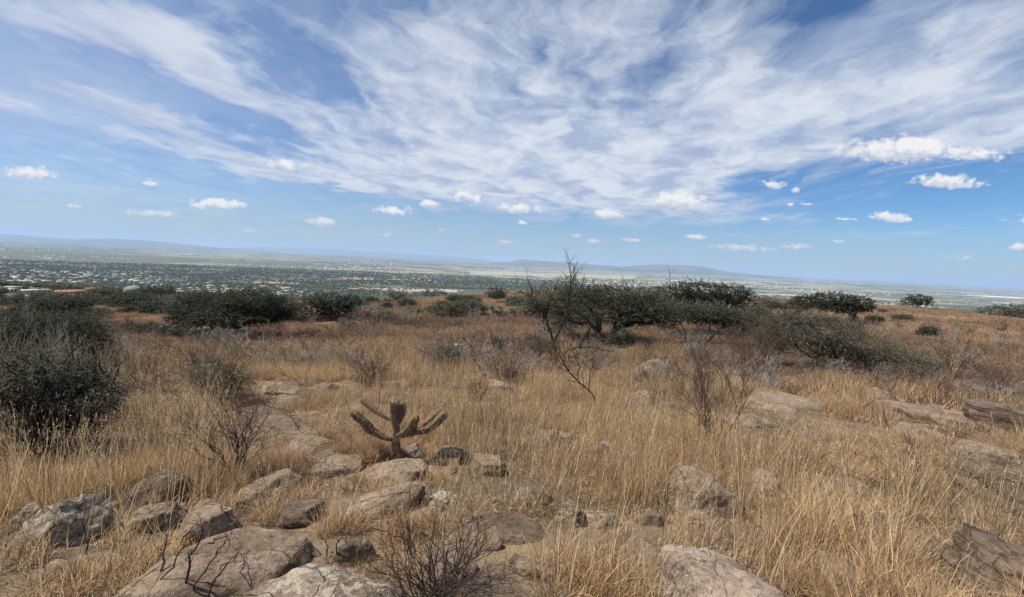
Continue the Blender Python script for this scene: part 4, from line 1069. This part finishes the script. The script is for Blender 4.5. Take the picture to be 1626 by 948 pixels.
# tall pale stalks, in patches
xs, ys_ = [], []
for (n, r0, r1, th) in [(3600, 2.0, 7, -.12), (5600, 6, 16, -.10), (2600, 14, 34, .05)]:
    x, y = polar(n, r0, r1, R(62)); f = fbm(x/1.8, y/1.8, seed=61, oct=2); k_ = (f > th) & clear_mask(x, y); xs.append(x[k_]); ys_.append(y[k_])
x, y = np.concatenate(xs), np.concatenate(ys_); nC = len(x)
scatter("tall_grass", "thin pale grass stalks standing above the dry grass", "grass", culm_col, np.stack([x, y, gz(x, y)], -1), rng.integers(0, 8, nC),
        np.stack([rng.normal(0, .1, nC), rng.normal(.06, .1, nC), rng.uniform(0, 6.283, nC)], -1), rng.uniform(.6, 1.05, nC), np.clip(.25 + .5*fbm(x/4, y/4, seed=71, oct=2) + .25*sstep(8, 20, np.hypot(x, y)), 0, 1))
xs, ys_, sc_ = [], [], []
for (n, r0, r1, th, s_) in [(420, 1.5, 7, -.2, .8), (1200, 6, 16, -.1, 1.4), (2600, 14, 45, -.05, 2.6)]:
    x, y = polar(n, r0, r1, R(62)); f = fbm(x/2.2, y/2.2, seed=66, oct=3); k_ = (f > th) & clear_mask(x, y); xs.append(x[k_]); ys_.append(y[k_]); sc_.append(s_ * rng.uniform(.6, 1.3, k_.sum()))
x, y = np.concatenate(xs), np.concatenate(ys_); nT = len(x)
scatter("dry_twigs", "dead brown and grey twigs tangled in the grass", "twigs", twig_col, np.stack([x, y, gz(x, y)], -1), rng.integers(0, 6, nT),
        np.stack([rng.normal(0, .15, nT), rng.normal(0, .15, nT), rng.uniform(0, 6.283, nT)], -1), np.concatenate(sc_), np.zeros(nT))
# big tussocks one can tell apart
def tussock(label, px, py, hpx, n, seed, spread=.16, stalks=10, mat='straw', lean=.45, wid=(.0012, .0026)):
    rg = np.random.default_rng(seed); p = hit(px, py); h = hpx * p.y / FOC; root = thing('grass_tussock', label, 'grass tuft', p)
    mb = MB(); blades(mb, rg, n, (.35*h, h), spread, lean, (.2, 1.5), wid, K=6); blades(mb, rg, n // 3, (.2*h, .5*h), spread*1.4, .9, (.3, 1.6), wid)
    mb.build('blades', M[mat], root)
    if stalks:
        mc = MB(); culms(mc, rg, stalks, (1.0*h, 1.9*h), spread*.7, .22, (.0014, .0024)); mc.build('stalks', M['culm'], root)
tussock("golden tussock with curled pale blades before the rough grey boulder", 215, 912, 95, 420, 1, .22, 4)
tussock("biggest straw tussock, wide and tangled, left of the layered outcrop", 1350, 880, 130, 1100, 2, .42, 26)
tussock("straw tussock spilling over right of the sandy flat-topped block", 1440, 930, 90, 480, 3, .28, 10)
tussock("pale fan of tall leaning stalks left of the slanting ledge", 520, 846, 60, 120, 4, .10, 46)
tussock("upright straw tussock between the pale block and cracked boulder", 1020, 790, 100, 420, 5, .20, 22)
tussock("straw tussock leaning over the dark thorn bush's right side", 905, 925, 120, 520, 6, .25, 22)
tussock("tangled tussock in front of the cracked boulder", 1110, 862, 70, 460, 7, .28, 5)
tussock("tiny golden tuft growing from the flat grey slab, upper one", 405, 862, 26, 160, 8, .05, 0)
tussock("tiny golden tuft growing from the flat grey slab, lower one", 318, 880, 30, 180, 9, .07, 0)
tussock("tall straw tussock behind the smooth dark boulder", 305, 775, 80, 380, 10, .22, 10)
tussock("tussock of pale blades at the slab's far end by brown rock", 440, 905, 26, 160, 11, .07, 0)
tussock("tussock in front of the dark thorn bush's left twigs", 975, 935, 90, 420, 12, .22, 10)

for a in [("grass tuft squeezed between the rough grey boulder and the low tan rock", 190, 850, 46, 200, 21, .12, 4), ("grass tuft between the low tan rock and the angular rock", 296, 868, 44, 200, 22, .12, 3),
          ("grass tuft at the lower edge of the smooth pale sloping rock", 425, 822, 50, 240, 23, .14, 5), ("grass tuft left of the rough grey boulder", 30, 890, 60, 260, 24, .15, 4),
          ("grass tuft above the brown rock by the pale stalks", 462, 800, 56, 260, 25, .16, 6), ("grass tuft behind the angular grey brown rock", 362, 812, 50, 240, 26, .14, 4),
          ("grass tuft covering the low end of the slanting ledge", 556, 838, 56, 260, 27, .15, 6), ("grass tuft at the lower left corner below the rough boulder", 95, 935, 70, 300, 28, .18, 3),
          ("grass tuft right of the flat tan rock at the cactus foot", 690, 768, 50, 240, 29, .16, 5), ("grass tuft in front of the flat tan rock at the cactus foot", 612, 784, 40, 220, 30, .15, 3)]:
    tussock(*a)
# ------------------------------------------------------------------ the faint track
mb = MB(); tn = np.gradient(PATH, axis=0); tn /= np.linalg.norm(tn, axis=1)[:, None]; nr = np.stack([-tn[:, 1], tn[:, 0]], -1)
cols = np.linspace(-.45, .45, 5); V = PATH[:, None] + nr[:, None] * cols[None, :, None]
Zp = gz(V[..., 0], V[..., 1]) + .05
idx = np.arange(59)[:, None]*5 + np.arange(4)[None]
mb.add(np.concatenate([V, Zp[..., None]], -1).reshape(-1, 3), np.stack([idx, idx+1, idx+6, idx+5], -1).reshape(-1, 4))
mp, t, b = material('dust'); g = t.new('ShaderNodeNewGeometry')
t.put(b.inputs['Base Color'], t.mix(t.ramp(t.noise(g.outputs['Position'], 2.5, 6, .6), .35, .65), (.24, .17, .115), (.37, .29, .21)))
tag(mb.build('path', mp), "faint dusty track crossing the plateau grass", "path", kind='structure')
# ------------------------------------------------------------------ the valley: wood, villages, fields
wood_col = bpy.data.collections.new("wood_crowns")
for k in range(6):
    rg = np.random.default_rng(700+k); mb = MB()
    for j in range(4):
        c = np.array([rg.uniform(-.45, .45), rg.uniform(-.45, .45), rg.uniform(.35, .62)]); r = np.array([.42, .42, .26]) * rg.uniform(.7, 1.1)
        u = rg.normal(size=(90, 3)); u /= np.linalg.norm(u, axis=1)[:, None]; O = c + u * r * rg.uniform(.75, 1, (90, 1))
        A = np.cross(u, rg.normal(size=(90, 3))); A /= np.linalg.norm(A, axis=1)[:, None]; B = np.cross(u, A)
        mb.leaves(O, A * .12, B * .10)
    mb.tube([[0, 0, -.15], [0, 0, .35]], [.05, .04], 4)
    wood_col.objects.link(bpy.data.objects.new(f'crown_{chr(97+k)}', mb.mesh(f'crown_{chr(97+k)}', M['wood_green'])))
rng = np.random.default_rng(31)
n, n2 = 62000, 20000
r = np.concatenate([np.exp(rng.uniform(math.log(85), math.log(5200), n - n2)), rng.uniform(1500, 5200, n2)]); a = np.concatenate([rng.uniform(R(-58), R(58), n - n2), rng.uniform(R(-54), R(10), n2)]); x, y = r*np.sin(a), r*np.cos(a)
tt = x / y; edge = np.interp(tt, [-1.3, -.6, -.3, -.12, .05, .5, 1.2], [38, 46, 54, 62, 76, 95, 105])
dn = fbm(x/260, y/260, seed=51, oct=4) + .18
dn = np.where(r < 520, -9, dn - .22 * (1 - sstep(520, 1100, r)))
dn = dn + .22 * ((x < .1*y) & (r > 2000) & (r < 4900))
hgt = rng.uniform(3.0, 6.0, n) * (1 + .9*sstep(900, 4000, r))
line = drop(tt*edge, edge) / edge                     # the rim's own line of sight
k_ = (dn > rng.uniform(-.15, .45, n)) & (y > edge * 1.25) & ((y > 700) | ((drop(x, y) - hgt) / y > np.minimum(line, .085) - .012))
x, y, r, hgt = x[k_], y[k_], r[k_], hgt[k_]; nW = len(x)
scatter("woodland", "grey green scrub wood covering the slope and plain below", "wood", wood_col, np.stack([x, y, gz(x, y)], -1), rng.integers(0, 6, nW),
        np.stack([np.zeros(nW), np.zeros(nW), rng.uniform(0, 6.28, nW)], -1), hgt, rng.uniform(0, 1, nW))

def simple(name, ca, cb, sc=.5, rough=.8):
    m, t, b = material(name); g = t.new('ShaderNodeNewGeometry')
    t.put(b.inputs['Base Color'], t.mix(t.ramp(t.noise(g.outputs['Position'], sc, 4, .6), .35, .65), ca, cb)); b.inputs['Roughness'].default_value = rough; return m
MW = {'white': simple('white_render', (.40, .385, .35), (.58, .56, .51)), 'tan': simple('tan_render', (.42, .34, .25), (.55, .46, .35)), 'orange': simple('clay_roof', (.30, .15, .085), (.40, .22, .13)),
      'grey': simple('grey_roof', (.34, .34, .32), (.48, .47, .44)), 'green': simple('dome_shell', (.15, .18, .15), (.21, .24, .20), 2.0), 'dark': simple('dark_opening', (.03, .03, .035), (.06, .06, .06)),
      'plastic': simple('greenhouse_film', (.66, .68, .70), (.80, .81, .82), .01)}
def house(label, px, py, wpx, seed, wall='white', roof='orange', name='house', dist=None, hfac=.30, group=None, gable=True):
    rg = np.random.default_rng(seed); p = hit(px, py) if dist is None else ground_at(px, dist); w_ = max(4.0, (.62 if px > 120 else .5) * wpx * p.y / FOC) / 2; d_ = w_ * .7; h = max(2.2, min(4, w_ * 2 * hfac)); rot = rg.uniform(-.4, .4) - math.atan2(p.x, p.y)
    root = thing(name, label, 'house', p, group); root.rotation_euler = (0, 0, rot)
    m = MB(); m.box((0, 0, h/2 - .4), (w_, d_, h/2 + .4)); m.build('wall', MW[wall], root)
    m = MB()
    if gable:
        o_ = .4; v = [[-w_-o_, -d_-o_, h], [w_+o_, -d_-o_, h], [w_+o_, d_+o_, h], [-w_-o_, d_+o_, h], [-w_-o_, 0, h+d_*.5], [w_+o_, 0, h+d_*.5]]
        m.add(v, [[0, 1, 5, 4], [2, 3, 4, 5], [3, 2, 1, 0]], [[1, 2, 5], [3, 0, 4]])
    else: m.box((0, 0, h + .18), (w_ + .3, d_ + .3, .175))
    m.build('roof', MW[roof], root)
    for sx_ in (-.55, .0, .55):
        m = MB(); m.box((sx_*w_, -d_ - .02, h*.5), (w_*.12, .03, h*.18)); m.build('window', MW['dark'], root)
house("white house with an orange clay roof among trees on the left slope", 146, 465, 28, 1, dist=280)
house("smaller tan house right beside the orange roofed white house", 172, 466, 18, 2, 'tan', 'orange', dist=290)
house("low white house with a grey flat roof at the left edge, upper one", 20, 466, 26, 3, 'white', 'grey', dist=185, gable=False)
house("long low white building behind dark trees at the left edge", 58, 489, 15, 4, 'white', 'grey', dist=110, gable=False)
house("little white house with a clay roof in dark trees left of the umbrella acacia", 112, 490, 12, 5, dist=95)
house("white house with a clay roof past the rim by the small dark tree", 654, 466, 18, 6, 'white', 'orange')
house("pale yellow building beyond the rim left of the small dark tree", 612, 462, 14, 7, 'tan', 'grey', gable=False)
house("low white house behind the broad dark acacia's left side", 285, 464, 30, 8, 'white', 'grey', dist=480, gable=False)
# domed building
p = hit(212, 466); Rd = 13.0 * p.y / FOC
root = thing('dome', "grey green dome standing beyond the umbrella shaped acacia", 'dome', p)
m = MB(); th = np.linspace(0, 2*np.pi, 49)[:-1]; ph = np.linspace(0, np.pi/2 - .03, 9)
V = np.array([[Rd*math.cos(a_)*math.cos(q), Rd*math.sin(a_)*math.cos(q), .35*Rd + Rd*.62*math.sin(q)] for q in ph for a_ in th])
m.add(V, [[i*48+j, i*48+(j+1) % 48, (i+1)*48+(j+1) % 48, (i+1)*48+j] for i in range(8) for j in range(48)]); m.add(np.vstack([V[-48:], [0, 0, .35*Rd + Rd*.62]]), None, [[j, (j+1) % 48, 48] for j in range(48)])
m.build('dome_shell', MW['green'], root, True)
m = MB(); m.tube([[0, 0, -1.0], [0, 0, .35*Rd]], [Rd*.985, Rd*.985], 48, False); m.build('wall', MW['grey'], root, True)
# long greenhouses on the right of the plain
p = hit(1588, 472); kx = p.y / FOC
gr = thing('greenhouse', "long bright white greenhouse block on the plain at the right", 'greenhouse', p)
for j in range(5):
    m = MB(); wv_ = 78 * kx / 2
    a_ = np.linspace(0, np.pi, 9); V = np.array([[sx_*wv_, j*60 - 120 + 29*math.cos(q), 3 + 8*math.sin(q)] for sx_ in (-1, 1) for q in a_]); m.add(V, [[i, i+1, i+10, i+9] for i in range(8)]); m.box((0, j*60-120, .5), (wv_*.998, 28, 2.4)); m.build('greenhouse_span', MW['plastic'], gr)
gr.rotation_euler = (0, 0, -.06)
# village houses, in loose clusters
cube_w, cube_t = [], []
for wl, dst in (('white', cube_w), ('tan', cube_t)):
    for k in range(3):
        rg = np.random.default_rng(40+k); m = MB(); s_ = rg.uniform(.7, 1.2, 2); m.box((0, 0, .16), (.5*s_[0], .38*s_[1], .22)); m.box((.3*s_[0], .1, .42), (.18, .2, .06)); dst.append(m.mesh('house', MW[wl]))
clusters = [((40, 442), 26, 'in a loose village on the near left plain'), ((110, 438), 26, 'in the village below the left ridge of scrub'), ((150, 438), 16, 'at the edge of the left village under dark trees'), ((62, 431), 14, 'in a far hamlet at the left edge of the plain'),
            ((240, 443), 10, 'scattered in scrub above the green dome'), ((330, 459), 10, 'behind the broad dark acacia'), ((455, 462), 16, 'in a village seen past the broad dark acacia'), ((520, 424), 22, 'in a distant town above the forked acacia'),
            ((615, 441), 26, 'in the town beyond the plateau rim, left half'), ((680, 442), 26, 'in the town beyond the plateau rim, right half'), ((760, 436), 20, 'in a town above the big prickly pear'), ((845, 432), 16, 'beyond the slender bare tree'),
            ((1010, 441), 18, 'above the wide acacia'), ((1230, 452), 18, 'on the plain right of the flat topped acacia'), ((1400, 466), 14, 'on the plain between umbrella acacia and bushy tree'), ((1540, 478), 10, 'near the long greenhouse')]
rng = np.random.default_rng(66); mass = MB()
for (c, nh, where) in clusters:
    p = hit(*c, far=20000)
    for k in range(nh + 14):
        ox, oy = rng.normal(0, .038*p.y, 1)[0], rng.normal(0, .13*p.y, 1)[0]
        q = (p.x + ox + p.x/p.y*oy, p.y + oy); z = float(gz(np.array([q[0]]), np.array([q[1]]))[0]); s = rng.uniform(6, 12) * (1 + p.y/9000)
        if k < nh:
            o = link('house', (cube_w if rng.uniform() < .75 else cube_t)[k % 3], None, (q[0], q[1], z)); o.scale = (s*1.3, s*1.3, s); o.rotation_euler = (0, 0, rng.uniform(-.8, .8))
            tag(o, "tiny pale house " + where, "house", "tiny pale houses " + where)
        else: mass.box((q[0], q[1], z + 2), (s*.6, s*.5, 3), rng.uniform(-.8, .8))
# single trees on the slope below the rim
rng = np.random.default_rng(207); cnt = 0
while cnt < 44:
    px = rng.uniform(-30, 420); r_ = math.exp(rng.uniform(math.log(75), math.log(520))); p = ground_at(px, r_)
    q = p - Vector((0, 0, EYE)); row = 474 - 745 * q.dot(_u) / q.dot(_f)
    if row > 492 or (row < 470 and 188 < px < 232): continue
    s = rng.uniform(1.2, 2.6) * (1 + r_/700)
    if row - s * 1.15 / p.y * FOC < 452: continue
    o = link('slope_tree', bm_[cnt % 4], None, p); o.scale = (s*rng.uniform(1, 1.5), s, s*.9); o.rotation_euler = (0, 0, rng.uniform(0, 6.28))
    tag(o, "grey green tree crown on the slope below the plateau rim", "tree", "single trees on the slope below the rim"); cnt += 1

# the rest of the far towns, a speckle nobody could count
nt = 5200
rr_ = np.exp(rng.uniform(math.log(4200), math.log(17000), nt)); a_ = rng.uniform(R(-54), R(54), nt); x_, y_ = rr_*np.sin(a_), rr_*np.cos(a_)
k_ = (vnoise(x_/900, y_/1500, seed=81) > .5) & ~((x_ < .1*y_) & (rr_ < 5400)); x_, y_, rr_ = x_[k_], y_[k_], rr_[k_]; z_ = gz(x_, y_)
for xx, yy_, zz, r_ in zip(x_, y_, z_, rr_):
    s = rng.uniform(6, 15) * (1 + r_/9000); mass.box((xx, yy_, zz + 2), (s, s*.6, 3.5), rng.uniform(-.5, .5))
tag(mass.build('far_town', MW['white']), "pale speckle of distant town buildings across the plain", "town", kind='stuff')
# bare pale strips: fields and quarry ground, laid just over the plain
mfield = {'sand': simple('bare_field', (.29, .24, .17), (.38, .32, .24), .02), 'ochre': simple('ochre_field', (.27, .18, .11), (.33, .235, .155), .02), 'pale': simple('stubble_field', (.27, .26, .19), (.36, .34, .26), .01), 'wood': simple('dark_green_field', (.05, .068, .045), (.08, .095, .06), .02)}
def strip(px0, px1, py0, py1, mt, label):
    m = MB(); c = [hit(px0, py1 + .0, 20000), hit(px1, py1 + .05*(px1-px0)*.6, 20000), hit(px1, py0 + .05*(px1-px0)*.6, 20000), hit(px0, py0, 20000)]
    u = np.linspace(0, 1, 17); rows = []
    for v_ in np.linspace(0, 1, 7):
        a_ = np.array(c[0])*(1-v_) + np.array(c[3])*v_; b_ = np.array(c[1])*(1-v_) + np.array(c[2])*v_
        rows.append(a_[None]*(1-u[:, None]) + b_[None]*u[:, None])
    V = np.array(rows); V[..., 0] += 40*fbm(V[..., 0]/90, V[..., 1]/160, seed=3, oct=2); V[..., 1] += 90*fbm(V[..., 0]/160, V[..., 1]/200, seed=4, oct=2); V[..., 2] = gz(V[..., 0], V[..., 1]) + 2.0
    idx = np.arange(6)[:, None]*17 + np.arange(16)[None]; m.add(V.reshape(-1, 3), np.stack([idx, idx+1, idx+18, idx+17], -1).reshape(-1, 4))
    tag(m.build('field', mfield[mt]), label, 'field', kind='structure')
strip(398, 470, 447, 450, 'ochre', "ochre bare field on the plain behind the broad acacia")
strip(330, 400, 457, 461, 'sand', "sandy bare strip behind the broad acacia")
strip(560, 735, 455.5, 460.5, 'sand', "long pale sandy strip beyond the plateau rim")
strip(640, 805, 451, 455, 'wood', "dark green strip beyond the plateau rim")  # the material key only picks a dark green tone
strip(745, 1010, 430, 436, 'pale', "wide pale stubble fields far out on the plain")
strip(1060, 1200, 444, 447, 'pale', "pale stubble strip above the flat topped acacia")
strip(540, 640, 440, 443, 'sand', "sandy field between the towns past the rim")
